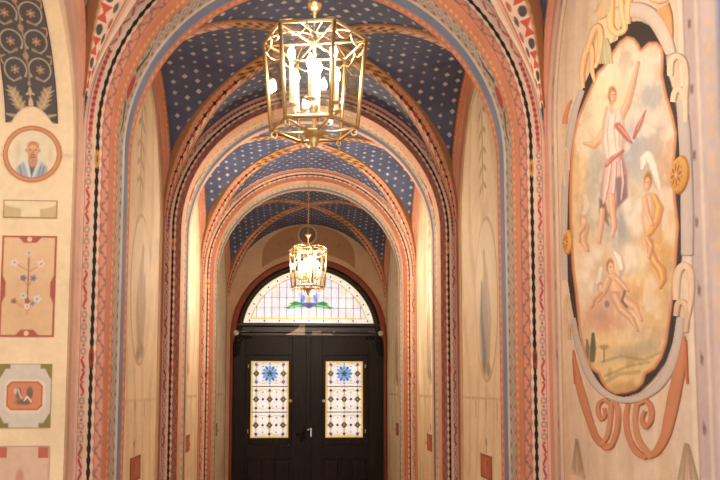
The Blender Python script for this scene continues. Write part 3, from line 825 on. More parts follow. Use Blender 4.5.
def fresco_canvas():
    yz = np.array([w_pt(*p) for p in OUT]); y0, y1, z0, z1 = yz[:, 0].min() - .01, yz[:, 0].max() + .01, yz[:, 1].min() - .01, yz[:, 1].max() + .01
    Y, Z = np.meshgrid(np.linspace(y0, y1, int((y1 - y0) / 0.0042)), np.linspace(z0, z1, int((z1 - z0) / 0.0042)))
    px, py = to_px(W, Y, Z)
    g = Paint(px, py, (236, 206, 158))
    # sky and clouds, brushed loosely
    rng = np.random.RandomState(7)
    def cloud(sx_, sy_, seed, octv=4):
        r_ = np.random.RandomState(seed); tot = np.zeros_like(px); amp = 1.0; nrm = 0
        for o_ in range(octv):
            G = r_.rand(64, 64); u_ = (px - 540) / sx_ * 2 ** o_; v_ = (py + 5) / sy_ * 2 ** o_
            i_, j_ = np.floor(u_).astype(int), np.floor(v_).astype(int); f_, h_ = u_ - i_, v_ - j_
            f_ = f_ * f_ * (3 - 2 * f_); h_ = h_ * h_ * (3 - 2 * h_)
            q = lambda a_, b_: G[(i_ + a_) % 64, (j_ + b_) % 64]
            tot += amp * ((q(0, 0) * (1 - f_) + q(1, 0) * f_) * (1 - h_) + (q(0, 1) * (1 - f_) + q(1, 1) * f_) * h_); nrm += amp; amp *= 0.5
        return tot / nrm
    g.blob(648, 120, 34, 95, (192, 187, 184), 0.95, 0.9); g.blob(600, 200, 26, 46, (206, 196, 178), 0.8, 0.9)
    g.blob(602, 105, 30, 62, (252, 228, 182), 0.95, 0.9); g.blob(572, 170, 16, 80, (238, 192, 126), 0.9, 0.9)
    g.blob(635, 66, 26, 26, (252, 234, 202), 0.8, 0.9); g.blob(670, 175, 14, 70, (226, 176, 132), 0.85, 0.9)
    g.blob(628, 150, 24, 30, (182, 184, 192), 0.8, 0.9); g.blob(621, 224, 18, 34, (170, 168, 172), 0.9, 0.9)
    g.blob(597, 165, 10, 34, (182, 180, 182), 0.6, 0.9); g.blob(655, 140, 14, 36, (200, 176, 158), 0.5, 0.9)
    g.blob(586, 265, 18, 34, (238, 200, 158), 0.8, 0.9); g.blob(660, 250, 22, 52, (222, 164, 84), 0.9, 0.9)
    g.blob(640, 290, 30, 26, (230, 172, 98), 0.85, 0.9); g.blob(596, 312, 26, 22, (226, 164, 134), 0.9, 0.8)
    g.blob(612, 326, 18, 13, (218, 152, 118), 0.85, 0.8); g.blob(660, 320, 18, 30, (230, 182, 116), 0.7, 0.9)
    c1 = cloud(22, 34, 3); c2 = cloud(12, 20, 11); c3 = cloud(7, 14, 23)
    g.mix(ss(0.52, 0.72, c1), (250, 234, 208), 0.6); g.mix(ss(0.42, 0.25, c1), (176, 150, 128), 0.35)
    g.mix(ss(0.55, 0.75, c2), (248, 226, 192), 0.4); g.mix(ss(0.42, 0.25, c2), (196, 164, 132), 0.35); g.mix(ss(0.58, 0.8, c3), (255, 240, 216), 0.25)
    for (x_, y_, r_) in ((640, 210, 11), (632, 218, 9), (646, 222, 9), (628, 206, 7), (638, 228, 10), (630, 252, 9), (634, 262, 8), (627, 266, 7), (598, 254, 8), (590, 262, 9), (586, 276, 8), (594, 288, 8), (643, 206, 7)):
        g.blob(x_ + 1.5, y_ + 3, r_ * 0.9, r_ * 1.3, (206, 176, 150), 0.4, 0.9); g.blob(x_, y_, r_ * 0.8, r_ * 1.15, (252, 238, 216), 0.75, 0.8)
    # landscape
    g.blob(625, 372, 60, 36, (232, 198, 132), 0.9, 0.7); g.blob(612, 345, 34, 16, (240, 208, 148), 0.8, 0.9)
    g.blob(632, 352, 26, 9, (198, 178, 140), 0.7, 0.8, -0.1); g.blob(650, 346, 14, 8, (186, 174, 148), 0.6, 0.8)
    g.stroke([(603, 362), (622, 356), (645, 360), (662, 352)], 3, (176, 152, 104), 0.6); g.stroke([(604, 384), (620, 374), (640, 372)], 4, (190, 160, 96), 0.7)
    g.stroke([(606, 376), (630, 366), (650, 362)], 2.5, (160, 140, 96), 0.5); g.blob(625, 388, 18, 7, (198, 154, 84), 0.8, 0.7)
    g.stroke([(593, 360), (594, 348), (594, 334)], [5, 6, 3], (98, 96, 64), 0.95); g.stroke([(588, 358), (588.5, 348), (588, 340)], [4, 4, 2], (132, 112, 68), 0.9)
    g.mix(ss(0.5, 0.7, c3) * ss(340, 365, py), (168, 138, 84), 0.45); g.stroke([(605, 348), (605, 362)], 1.4, (140, 110, 70), 0.8); g.blob(605, 347, 6, 3, (176, 130, 76), 0.8, 0.7)
    # rising figure
    FL, FS, FH = (226, 172, 130), (186, 124, 88), (246, 206, 170)
    def limb(pts, ws, base=FL, dark=FS, light=FH):
        g.stroke([(x + 0.9, y + 0.8) for x, y in pts], [w_ * 1.1 for w_ in ws], dark, 0.75, 0.35)
        g.stroke(pts, ws, base, 0.97, 0.3)
        g.stroke([(x - 0.7, y - 0.6) for x, y in pts], [w_ * 0.4 for w_ in ws], light, 0.8, 0.7)
    limb([(621, 118), (629, 101), (634, 82), (639, 62)], [6.5, 5.5, 4.5, 2.6])
    limb([(607, 128), (600, 139), (594, 145), (585, 143)], [7, 6.5, 5, 3], (232, 178, 118), (196, 134, 80))
    g.poly([(606, 106), (613, 111), (622, 108), (626, 124), (625, 156), (608, 166), (602, 142)], (206, 176, 162), 0.95, 1.6)
    g.poly([(606, 107), (613, 112), (621, 109), (623, 126), (621, 152), (608, 160), (604, 140)], (242, 222, 204), 0.95, 1.8)
    for p_ in ([(617, 112), (615, 130), (617, 150)], [(610, 116), (608, 132), (610, 156)], [(621, 120), (620, 146)]): g.stroke(p_, [1, 2, 1], (206, 168, 150), 0.7)
    g.stroke([(608, 108), (605, 122), (604, 138)], [3, 4, 2], (222, 164, 136), 0.7)
    g.poly([(607, 160), (623, 151), (628, 172), (629, 196), (620, 206), (614, 220), (600, 212), (602, 184)], (178, 134, 126), 0.97, 1.6)
    g.poly([(607, 161), (620, 154), (622, 176), (618, 200), (611, 214), (602, 206), (604, 184)], (232, 190, 176), 0.95, 2)
    g.poly([(616, 178), (627, 175), (628, 198), (618, 208)], (136, 108, 116), 0.85, 1.6); g.poly([(600, 198), (607, 204), (610, 226), (601, 216)], (130, 96, 94), 0.85, 1.6)
    for p_ in ([(611, 164), (608, 186), (604, 204)], [(616, 162), (615, 184), (612, 208)], [(622, 160), (624, 182), (622, 200)]): g.stroke(p_, [1, 2.4, 1], (248, 222, 208), 0.75); g.stroke([(x + 1.8, y) for x, y in p_], [1, 1.6, 1], (168, 118, 112), 0.6)
    g.stroke([(607, 166), (614, 158), (624, 151)], [3, 4.5, 3], (186, 92, 82), 0.95); g.stroke([(607, 165), (614, 157), (623, 150)], 1.2, (232, 160, 146), 0.8)
    g.stroke([(619, 126), (624, 132), (629, 139), (634, 144)], [7, 6.5, 5, 1], (196, 104, 90)); g.stroke([(620, 126), (626, 133), (631, 140)], [2, 2, 1], (234, 162, 146), 0.8)
    g.stroke([(635, 138), (639, 128), (643, 120), (647, 110)], [3, 4.6, 3.4, 1.2], (196, 102, 92), 0.95); g.stroke([(638, 130), (643, 118)], 1.2, (234, 160, 146), 0.8)
    limb([(612, 196), (613, 210), (615, 226), (613, 236)], [6.5, 5.5, 4, 2.4]); limb([(603, 210), (602, 224), (600, 242)], [5, 4.5, 2.4])
    g.stroke([(612, 104), (613, 112)], 4.2, (232, 184, 142), 0.95)
    g.blob(613.4, 95, 4.8, 9.5, (168, 112, 60), 1, 0.4); g.blob(611.6, 92, 2.6, 6, (206, 152, 88), 0.8, 0.7)
    g.blob(614.2, 97, 3.1, 6.6, (240, 194, 150), 1, 0.35); g.blob(615.6, 98, 1.4, 4.6, (206, 148, 108), 0.7, 0.8)
    g.stroke([(612.6, 95), (616.4, 94.4)], 1.1, (146, 96, 64), 0.65); g.stroke([(614.6, 95), (615, 98.5)], 0.8, (190, 132, 94), 0.7); g.stroke([(613.6, 101), (615.8, 100.8)], 0.9, (184, 98, 80), 0.75)
    # kneeling winged figure on the right
    g.stroke([(643, 170), (645, 160), (649, 156), (655, 166), (660, 184), (663, 198)], [4, 9, 10, 9, 7, 3], (206, 180, 158), 0.9)
    g.stroke([(643, 168), (645, 159), (649, 155.5), (654, 166), (659, 184), (662, 196)], [3, 7, 8, 7, 5, 2], (250, 236, 220)); g.stroke([(662, 190), (666, 202), (666, 216), (664, 230)], [5, 8, 7, 2], (238, 214, 188), 0.95)
    for k_ in range(5): g.stroke([(647 + 2.6 * k_, 158 + 6 * k_), (650 + 2.6 * k_, 172 + 6 * k_)], 0.9, (196, 168, 146), 0.6)
    g.poly([(643, 198), (650, 192), (658, 195), (663, 214), (661, 240), (648, 242), (643, 222)], (222, 172, 122), 0.92, 2.2)
    g.poly([(645, 200), (651, 196), (653, 220), (649, 236), (645, 222)], (246, 208, 166), 0.9, 1.8)
    limb([(655, 196), (660, 208), (657, 221), (651, 232), (648, 236)], [5, 7.5, 6.5, 5, 2.5], (226, 154, 72), (176, 104, 44), (248, 200, 120))
    limb([(646, 199), (648, 212), (653, 224)], [4, 4.5, 3])
    g.blob(649, 181, 4.6, 10.5, (180, 112, 54), 1, 0.4, 0.1); g.blob(648.2, 184, 3.1, 7.4, (242, 190, 146), 1, 0.35, 0.1); g.blob(650, 185, 1.3, 5, (206, 142, 100), 0.7, 0.8)
    g.stroke([(646.6, 182.5), (649.4, 182)], 1, (146, 92, 60), 0.6); g.stroke([(647.4, 189), (649, 189)], 0.9, (184, 98, 80), 0.7)
    limb([(651, 240), (651, 250), (655, 261), (662, 270), (664, 279), (661, 287)], [4, 6, 7, 8, 6, 3], (226, 148, 68), (176, 98, 44), (250, 206, 138))
    limb([(648, 238), (652, 246), (650, 257)], [4, 4.5, 3], (218, 156, 108))
    # winged child on the left edge
    g.stroke([(586, 196), (588, 206), (584, 216)], [3, 6, 3], (238, 222, 202), 0.85); limb([(585, 226), (583, 240), (588, 250)], [8, 7, 3]); limb([(584, 226), (579, 234), (580, 240)], [4, 3.4, 2.4]); g.blob(584, 220, 3.6, 5.8, (206, 150, 104), 0.95); g.blob(584.4, 221, 2.6, 4.6, FH, 0.9)
    # cherubs below
    g.stroke([(616, 252), (620, 258), (623, 268), (621, 278)], [3, 7, 7, 2], (206, 182, 162), 0.9); g.stroke([(615.6, 252), (619.4, 258), (622, 268)], [2, 5, 4], (252, 240, 226))
    g.stroke([(603, 264), (600, 276), (597, 290), (600, 298)], [2, 7, 7, 3], (222, 202, 182), 0.9); g.stroke([(602, 268), (599, 282)], [3, 4], (248, 232, 214), 0.8)
    limb([(612, 277), (616, 288), (622, 297)], [10, 12, 9], (238, 182, 146)); limb([(609, 279), (605, 290), (599, 300)], [6, 5.5, 3]); limb([(617, 278), (623, 284), (628, 290)], [5, 5, 3])
    limb([(621, 296), (629, 303), (636, 307), (642, 320)], [9, 8, 5.5, 2.4], (232, 172, 134)); limb([(616, 296), (622, 309), (632, 318), (638, 330)], [9, 7.5, 5.5, 2.4], (224, 160, 124))
    g.blob(611.2, 266, 4.4, 8.2, (180, 116, 62), 1, 0.4); g.blob(611.8, 268, 3.2, 6.4, (242, 190, 150), 1, 0.35); g.stroke([(610.2, 267), (613.2, 266.6)], 0.9, (150, 96, 64), 0.6)
    limb([(600, 292), (594, 298), (592, 306)], [5, 4.5, 3]); g.blob(601, 287, 3, 5.6, (196, 138, 92), 0.95); g.blob(601.4, 288, 2.2, 4.4, FH, 0.9)
    g.blob(608, 304, 3, 4, (122, 116, 126), 0.8, 0.6); g.stroke([(626, 291), (623, 301), (628, 307)], 2.4, (100, 102, 88), 0.75)
    # ochre edging and the dark gap of the painted frame
    sd = g.sd(INN)
    g.mix(ss(-3.4, -2.0, sd), (216, 138, 84), 0.85); g.mix(ss(-1.0, 0.0, sd), (176, 94, 52), 0.9); g.mix(ss(0.0, 0.9, sd), (64, 55, 52))
    kp = g.sd(OUT) < 0.8
    kq = kp[:-1, :-1] & kp[1:, 1:] & kp[:-1, 1:] & kp[1:, :-1]
    acc = Acc(); acc.grid(np.stack([np.full_like(Y, wall_off(0.004)), Y, Z], -1), g.c, keep=kq)
    o = acc.build('painting', M['fresco']); return o
def under(o, root):
    o.parent = root; o.matrix_parent_inverse = root.matrix_basis.inverted() if False else Matrix.Translation(-root.location); return o
under(fresco_canvas(), fres)
MATS = {}
def pm(col):
    if col not in MATS: MATS[col] = plain('ornament_paint_%d_%d_%d' % col, col, 0.7, 0, 0.9, 1.06, 22)
    return MATS[col]
def ribbon(name, strokes, d0, d1, root, colname=None):
    """raised strips laid along pixel-measured centre lines on the right wall; one mesh. strokes: (pts, widths, colour)"""
    acc = Acc()
    for i_, (pts, ws, colr, *edge_) in enumerate(strokes):
        n = len(pts); d1 += 0.0006; m_ = max(24, n * 8)
        tt = np.linspace(0, n - 1, m_)
        P = np.array(pts, float); Wd = np.array(ws if isinstance(ws, (list, tuple)) else [ws] * n, float)
        def cr(A_):           # catmull-rom
            i = np.clip(tt.astype(int), 0, n - 2); f = tt - i
            if A_.ndim > 1: f = f[:, None]
            g = lambda k_: A_[np.clip(i + k_, 0, n - 1)]
            a, b_, c_, d_ = g(-1), g(0), g(1), g(2)
            return 0.5 * (2 * b_ + (c_ - a) * f + (2 * a - 5 * b_ + 4 * c_ - d_) * f ** 2 + (3 * b_ - a - 3 * c_ + d_) * f ** 3)
        c = cr(P); w = np.interp(tt, np.arange(n), Wd)
        t = np.gradient(c, axis=0); t /= np.linalg.norm(t, axis=1)[:, None] + 1e-9
        nrm = np.stack([-t[:, 1], t[:, 0]], -1)
        v = np.array([-1, -0.99, -0.8, -0.55, 0, 0.55, 0.8, 0.99, 1.0]); dep = np.array([d0, d1 * 0.7, d1, d1, d1, d1, d1, d1 * 0.7, d0])
        q = c[:, None, :] + nrm[:, None, :] * (w[:, None, None] * 0.5) * v[None, :, None]
        YZ = np.array([[w_pt(*a) for a in row_] for row_ in q])
        X = np.broadcast_to(W - dep, YZ.shape[:2])
        g = Paint(np.broadcast_to(v, X.shape).copy(), np.broadcast_to(tt[:, None], X.shape).copy(), colr)
        dk = edge_[0] if edge_ else tuple(0.8 * k_ for k_ in colr)
        g.mix(ss(0.5 if edge_ else 0.75, 0.9 if edge_ else 0.98, np.abs(g.p)), dk, 0.9 if edge_ else 0.7); g.mix(band(g.p, -0.5, 0.1, 0.2), tuple(min(255, k_ * 1.06) for k_ in colr), 0.6)
        acc.grid(np.stack([X, YZ[..., 0], YZ[..., 1]], -1), g.c)
    return under(acc.build(name, M['fresco']), root)
GR = (206, 188, 176); OR_ = (204, 130, 84); CRM = (236, 206, 168); YEL = (232, 176, 98)
# grey oval frame band
ribbon('frame_band', [
    ([(574, 318), (577, 336), (582, 354), (589, 372), (600, 388), (613, 397), (628, 400), (644, 396), (658, 386), (668, 372), (674, 358), (679, 338), (681, 318)], [6, 7, 8, 9, 8, 7, 7, 8, 10, 11, 11, 10, 8], GR),
    ([(566, 280), (565, 240), (566, 190), (569, 150), (575, 115), (583, 90)], [6, 7, 7, 7, 7, 6], GR),
    ([(688, 255), (688, 215), (687, 170), (685, 130), (682, 100)], [12, 13, 12, 12, 10], GR),
    ([(619, 14), (630, 10), (643, 11), (655, 19), (664, 33), (672, 54)], [14, 15, 16, 16, 15, 10], (222, 200, 180))], 0.0, 0.0036, fres)
ribbon('cartouche_ground', [([(591, 86), (597, 62), (606, 36), (612, 10), (613, -14)], [5, 12, 20, 30, 34], (240, 210, 160))], 0.0, 0.002, fres)
ribbon('cartouche_scroll', [
    ([(584, 88), (583, 72), (586, 54), (590, 44), (593, 52), (593, 70), (596, 82)], [4, 6, 6.5, 6, 6, 5, 3], (240, 204, 146), (214, 136, 72)),
    ([(588, 52), (594, 32), (600, 27), (602, 40), (600, 56), (596, 68)], [5, 7, 7, 7, 6, 3], (240, 204, 146), (214, 136, 72)),
    ([(613, -14), (612, 10), (612, 26), (618, 33), (626, 28), (623, 10), (622, -14)], [7, 8, 8, 7, 6, 6, 6], (242, 206, 144), (220, 148, 70)),
    ([(634, -14), (630, 0), (629, 14), (630, 24)], [7, 7, 6, 4], (242, 206, 144), (220, 148, 70)),
    ([(598, 16), (606, 8), (610, -14)], [10, 14, 8], (228, 192, 144))], 0.0, 0.005, fres)
ribbon('corner_leaf', [([(662, 8), (668, 18), (673, 38)], [20, 11, 1], (222, 160, 96)), ([(651, -6), (660, -5), (669, -6)], [14, 19, 14], (244, 222, 184), (222, 160, 90))], 0.0, 0.005, fres)
ribbon('shell', [([(606 + dx * 0.25, 38), (606 + dx * 0.7, 50), (606 + dx, 64)], [2, 3.4, 2.2], c_) for dx, c_ in ((-5, (206, 184, 132)), (-2, (190, 186, 150)), (1, (214, 196, 150)), (4, (196, 188, 146)), (7, (214, 190, 140)))], 0.0, 0.005, fres)
ribbon('volute', [
    ([(671, 76), (672, 62), (678, 56), (685, 62), (687, 80), (686, 104)], [6, 6.5, 6, 6, 6, 5], (236, 206, 170)),
    ([(674, 102), (676, 92), (682, 90), (686, 100), (687, 122)], [5.5, 6, 6, 6, 4], (238, 208, 172))], 0.0, 0.005, fres)
ribbon('volute', [
    ([(677, 300), (678, 276), (684, 266), (691, 272), (692, 296), (688, 322)], [6, 8, 7.5, 7, 6, 4], (234, 202, 168)),
    ([(677, 316), (679, 304), (684, 302), (688, 312), (687, 332)], [5, 6, 6, 5.5, 4], (222, 184, 146))], 0.0, 0.005, fres)
ribbon('volute', [
    ([(574, 320), (571, 306), (568, 296), (566, 304), (567, 322), (570, 336)], [2.5, 3, 3, 3, 3, 2], (226, 190, 152)),
    ([(575, 336), (572, 326), (570, 328), (570, 340)], 2.5, (216, 178, 140))], 0.0, 0.005, fres)
ribbon('volute', [([(566, 186), (564, 160), (566, 148), (569, 152), (570, 170)], [3, 3, 3, 2.5, 2], (230, 196, 160)), ([(565, 124), (567, 112), (572, 100)], [5, 4, 1], (222, 146, 90))], 0.0, 0.005, fres)
ribbon('bracket_scroll', [
    ([(574, 350), (576, 366), (579, 382), (584, 400), (590, 420), (597, 438), (606, 446), (613, 444)], [1, 5, 7, 8, 7, 7, 7, 4], OR_),
    ([(573.5, 358), (575.5, 372), (575.5, 384)], [0.6, 3, 1], (190, 104, 64)),
    ([(612, 402), (611, 420), (608, 436), (601, 446)], [5, 4.5, 5, 4], (212, 142, 96)),
    ([(611, 404), (605, 400), (600, 404), (599, 412), (602, 419), (606, 416), (605, 408)], [4, 4, 4, 4, 4, 3.5, 3], (206, 130, 86)),
    ([(616, 402), (619, 412), (618, 430), (612, 446), (604, 448)], [4, 5, 5, 5, 3], (208, 136, 90))], 0.0, 0.005, fres)
ribbon('bracket_scroll', [
    ([(685, 336), (683, 356), (679, 376), (675, 396), (671, 416), (666, 436), (657, 452), (647, 456)], [2, 8, 12, 13, 12, 10, 8, 5], OR_),
    ([(687, 340), (687, 362), (688.5, 384)], [0.6, 3, 1.2], (198, 112, 70)),
    ([(638, 404), (636, 420), (639, 438), (646, 450), (652, 458)], [5, 5, 5, 6, 4], (212, 140, 92)),
    ([(640, 404), (647, 401), (652, 408), (652, 420), (647, 427), (643, 420), (646, 411)], [4, 4.5, 5, 5, 4.5, 4, 3.5], (206, 130, 86)),
    ([(629, 404), (627, 420), (630, 438), (638, 452), (648, 458)], [4, 5, 5, 6, 4], (208, 132, 86))], 0.0, 0.005, fres)
def roundel(name, cy, cz, r, root):
    n, m_ = 60, 20
    a = np.linspace(0, 2 * PI, n); q = np.linspace(0, 1, m_)
    Rr, Aa = np.meshgrid(q, a)
    g = Paint(Rr * np.cos(Aa), Rr * np.sin(Aa), (224, 164, 66))
    for k_ in range(8):
        an = k_ * PI / 4; g.blob(0.4 * math.cos(an), 0.4 * math.sin(an), 0.24, 0.1, (172, 92, 52), 0.9, 0.4, an)
        g.blob(0.62 * math.cos(an + .39), 0.62 * math.sin(an + .39), 0.08, 0.08, (184, 110, 56), 0.8, 0.5)
    g.blob(0, 0, 0.14, 0.14, (232, 180, 90)); g.mix(band(Rr, 0.92, 1.0, 0.03), (196, 128, 46))
    dep = 0.014 * (1 - Rr ** 6)
    acc = Acc(); acc.grid(np.stack([W - 0.006 - dep, cy + r * g.p, cz + r * g.q], -1), g.c)
    o = under(acc.build(name, M['fresco']), root); o['label'] = 'gold disc with a brown rosette'; return o
roundel('roundel', 2.396, 2.331, 0.062, fres); roundel('roundel', 3.465, 2.312, 0.058, fres)
# faint plant ornaments low on the wall
def wall_sprig(px, py, h, label, name='plant_picture'):
    y, z = w_pt(px, py)
    sv = np.linspace(0, h, 70); xs = np.linspace(-0.1, 0.1, 41)
    U, V = np.meshgrid(xs, sv)
    g = Paint(U, V, (222, 188, 158)); dens = np.zeros_like(U)
    for k_ in range(12):
        v0 = 0.02 + k_ * h / 13; w = 0.06 * (1 - k_ / 13)
        for a in (-1, 1):
            for (dx, dv) in ((0.5, 0.0), (1.0, 0.01)):
                g.blob(a * w * dx, v0 + dv, 0.016, 0.008, (164, 138, 108), 0.6, 0.6, a * 0.7)
    g.stroke([(0, 0), (0, h)], 0.005, (170, 142, 112), 0.6)
    kp = np.abs(U) < (0.085 * (1 - V / h * 0.85) + 0.004)
    kq = kp[:-1, :-1] & kp[1:, 1:]
    acc = Acc(); acc.grid(np.stack([np.full_like(U, W - 0.003), y + U, z + V], -1), g.c, keep=kq)
    return tag(acc.build(name, M['fresco']), label, 'wall ornament')
wall_sprig(578, 476, 0.16, 'faint painted plant pyramid low on the right wall, beside the left bracket scroll')
wall_sprig(689, 492, 0.15, 'faint painted plant pyramid low on the right wall, nearest the camera')

# ------------------------------------------------------------------ oval medallions and red tablets painted on the bay walls
def medallion(side, yc, zc, ry, rz, label, tone, group=None):
    n, m_ = 90, 44
    a = np.linspace(0, 2 * PI, n); q = np.linspace(0, 1, m_)
    Rr, Aa = np.meshgrid(q, a)
    g = Paint(Rr * np.cos(Aa), Rr * np.sin(Aa), (244, 222, 184))
    g.blob(0, 0.3, 0.9, 0.7, (250, 232, 200), 0.9, 0.8)
    g.blob(0.1 * side, -0.35, 0.45, 0.6, tone, 0.75, 0.8, 0.2)
    g.stroke([(0.1, 0.55), (-0.05, 0.2), (0.15, -0.2), (-0.1, -0.6)], [0.12, 0.4, 0.5, 0.35], (206, 180, 148), 0.8, 0.6)
    g.stroke([(0.3, 0.2), (0.35, -0.2), (0.1, -0.7)], [0.1, 0.22, 0.3], tone, 0.8, 0.6)
    g.blob(0.05, 0.52, 0.12, 0.1, (222, 176, 132), 0.9, 0.5)
    g.stroke([(-0.3, 0.1), (-0.4, -0.3), (-0.1, -0.75)], [0.05, 0.2, 0.3], (186, 172, 156), 0.7, 0.6)
    g.blob(0.2, -0.8, 0.2, 0.12, (160, 120, 84), 0.6, 0.6); g.blob(-0.2, -0.85, 0.18, 0.1, (140, 122, 104), 0.6, 0.6)
    g.mix(ss(0.93, 0.97, Rr), (204, 166, 124), 0.7)
    acc = Acc(); dep = 0.006 * (1 - Rr ** 10)
    acc.grid(np.stack([side * (W - dep), yc + ry * g.p, zc + rz * g.q], -1), g.c)
    return tag(acc.build('oval_picture', M['fresco']), label, 'painting', group)
B1 = sum(bays[1]) / 2; B2 = sum(bays[2]) / 2; B3 = sum(bays[3]) / 2
medallion(1, 5.10, 2.24, 0.32, 0.55, 'long oval painting with a grey-blue robed figure, on the right wall past the first arch', (134, 138, 150))
medallion(-1, 5.24, 2.30, 0.32, 0.50, 'long pale oval painting on the left wall past the first arch', (206, 178, 134))
medallion(1, B2, 2.24, 0.30, 0.55, 'long oval painting on the right wall between second and third arch', (186, 166, 140))
medallion(-1, B2, 2.24, 0.30, 0.52, 'long oval painting on the left wall between second and third arch', (212, 184, 142))
medallion(1, B3, 2.24, 0.34, 0.55, 'farthest oval painting on the right wall, next to the entrance door', (182, 174, 150))
def red_tablet(side, yc, zc, label, w=0.30, h=0.155):
    U, V = np.meshgrid(np.linspace(-w / 2, w / 2, 60), np.linspace(-h / 2, h / 2, 40))
    g = Paint(U, V, (186, 96, 56)); e = np.minimum(w / 2 - np.abs(U), h / 2 - np.abs(V))
    g.mix(1 - ss(0.008, 0.014, e), (150, 76, 44)); g.blob(0.02, 0, 0.07, 0.05, (206, 130, 84), 0.6, 0.7); g.blob(-0.05, 0.02, 0.04, 0.03, (150, 70, 44), 0.5, 0.7)
    acc = Acc(); acc.grid(np.stack([np.full_like(U, side * (W - 0.006)), yc + U, zc + V], -1), g.c)
    for e_ in (-1, 1):
        y_ = np.array([[yc + e_ * w / 2] * 2] * 2)
        acc.grid(np.stack([np.array([[side * (W - 0.006), side * (W + 0.003)]] * 2), y_, np.array([[zc - h / 2] * 2, [zc + h / 2] * 2])], -1), np.array((150, 76, 44), float))
    return tag(acc.build('painted_tablet', M['fresco']), label, 'painted panel')
red_tablet(1, 5.15, 1.147, 'brick red painted tablet low on the right wall past the first arch')
red_tablet(-1, 5.19, 1.147, 'brick red painted tablet low on the left wall past the first arch')
red_tablet(1, B2 + 0.05, 1.15, 'brick red tablet low on the right wall past the second arch', 0.26)
red_tablet(-1, B2 + 0.1, 1.15, 'brick red tablet low on the left wall past the second arch', 0.26)
red_tablet(1, B3, 1.15, 'brick red tablet low on the right wall nearest the entrance door', 0.26)
red_tablet(-1, B3, 1.15, 'brick red tablet low on the left wall nearest the entrance door', 0.26)

# ------------------------------------------------------------------ end wall, entrance door and fanlight
DX, DZ = 0.024, 2.41
def end_wall():
    acc = Acc(); n = 181
    th = np.linspace(0, PI, n); c, s_ = np.cos(th), np.sin(th)
    k_ = np.linspace(0, 1, 20)
    RI = 1.09
    ix, iz = DX + RI * c, DZ + RI * s_
    # outer outline: circle of radius W round the springing, side walls below it
    B = DX * c + (DZ - SPR) * s_; Cc = DX ** 2 + (DZ - SPR) ** 2 - (W + 0.02) ** 2
    Rr = -B + np.sqrt(np.clip(B * B - Cc, 0, None))
    ox, oz = DX + Rr * c, DZ + Rr * s_
    low = oz < SPR
    ox = np.where(low, np.sign(c) * (W + 0.02), ox); oz = np.where(low, DZ + np.abs((ox - DX) * np.tan(th)), oz)
    X = ix[:, None] + (ox - ix)[:, None] * k_; Z = iz[:, None] + (oz - iz)[:, None] * k_
    acc.grid(np.stack([X, np.full_like(X, END), Z], -1), np.array((216, 176, 138), float))
    for sg in (-1, 1):
        X, Z = np.meshgrid(np.linspace(DX + sg * RI, sg * (W + 0.02), 3), np.linspace(0, DZ, 30))
        acc.grid(np.stack([X, np.full_like(X, END), Z], -1), np.array((216, 176, 138), float), flip=sg < 0)
    return struct(acc.build('wall_back', M['paint']))
end_wall()
def ring_strip(name, r0, r1, y0, y1, mat, parent=None, zb=0.0, n=96, rj=0.0):
    """solid arch-shaped strip (two jambs and an arc) with a soft edge"""
    acc = Acc()
    zj = np.linspace(zb, DZ, 24, endpoint=False); th = np.linspace(0, PI, n)
    e = 0.008
    pr = np.array([r0, r0, r0 + e, r1 - e, r1, r1]); py = np.array([y1, y0 + e, y0, y0, y0 + e, y1])
    sx_ = np.concatenate([np.full(24, 1.0), np.cos(th), np.full(24, -1.0)])
    sz = np.concatenate([zj - DZ, np.zeros(n), zj[::-1] - DZ]); sr = np.concatenate([np.zeros(24), np.sin(th), np.zeros(24)])
    jm = (np.abs(sr) < 1e-6) & (sz < -1e-6)
    prr = np.where(jm[:, None], np.maximum(pr[None, :], rj), pr[None, :])
    X = DX + sx_[:, None] * prr; Z = DZ + sz[:, None] + sr[:, None] * pr
    acc.grid(np.stack([X, np.broadcast_to(py, X.shape), Z], -1), np.array((150, 80, 56), float))
    return acc.build(name, mat, parent)
struct(ring_strip('trim_40', 1.022, 1.10, END - 0.03, END + 0.22, M['red'], rj=1.062))
lun = empty('painted_lunette', (0, END, 3.6)); tag(lun, 'brown half-moon painting with a round dark medallion above the entrance fanlight', 'painting')
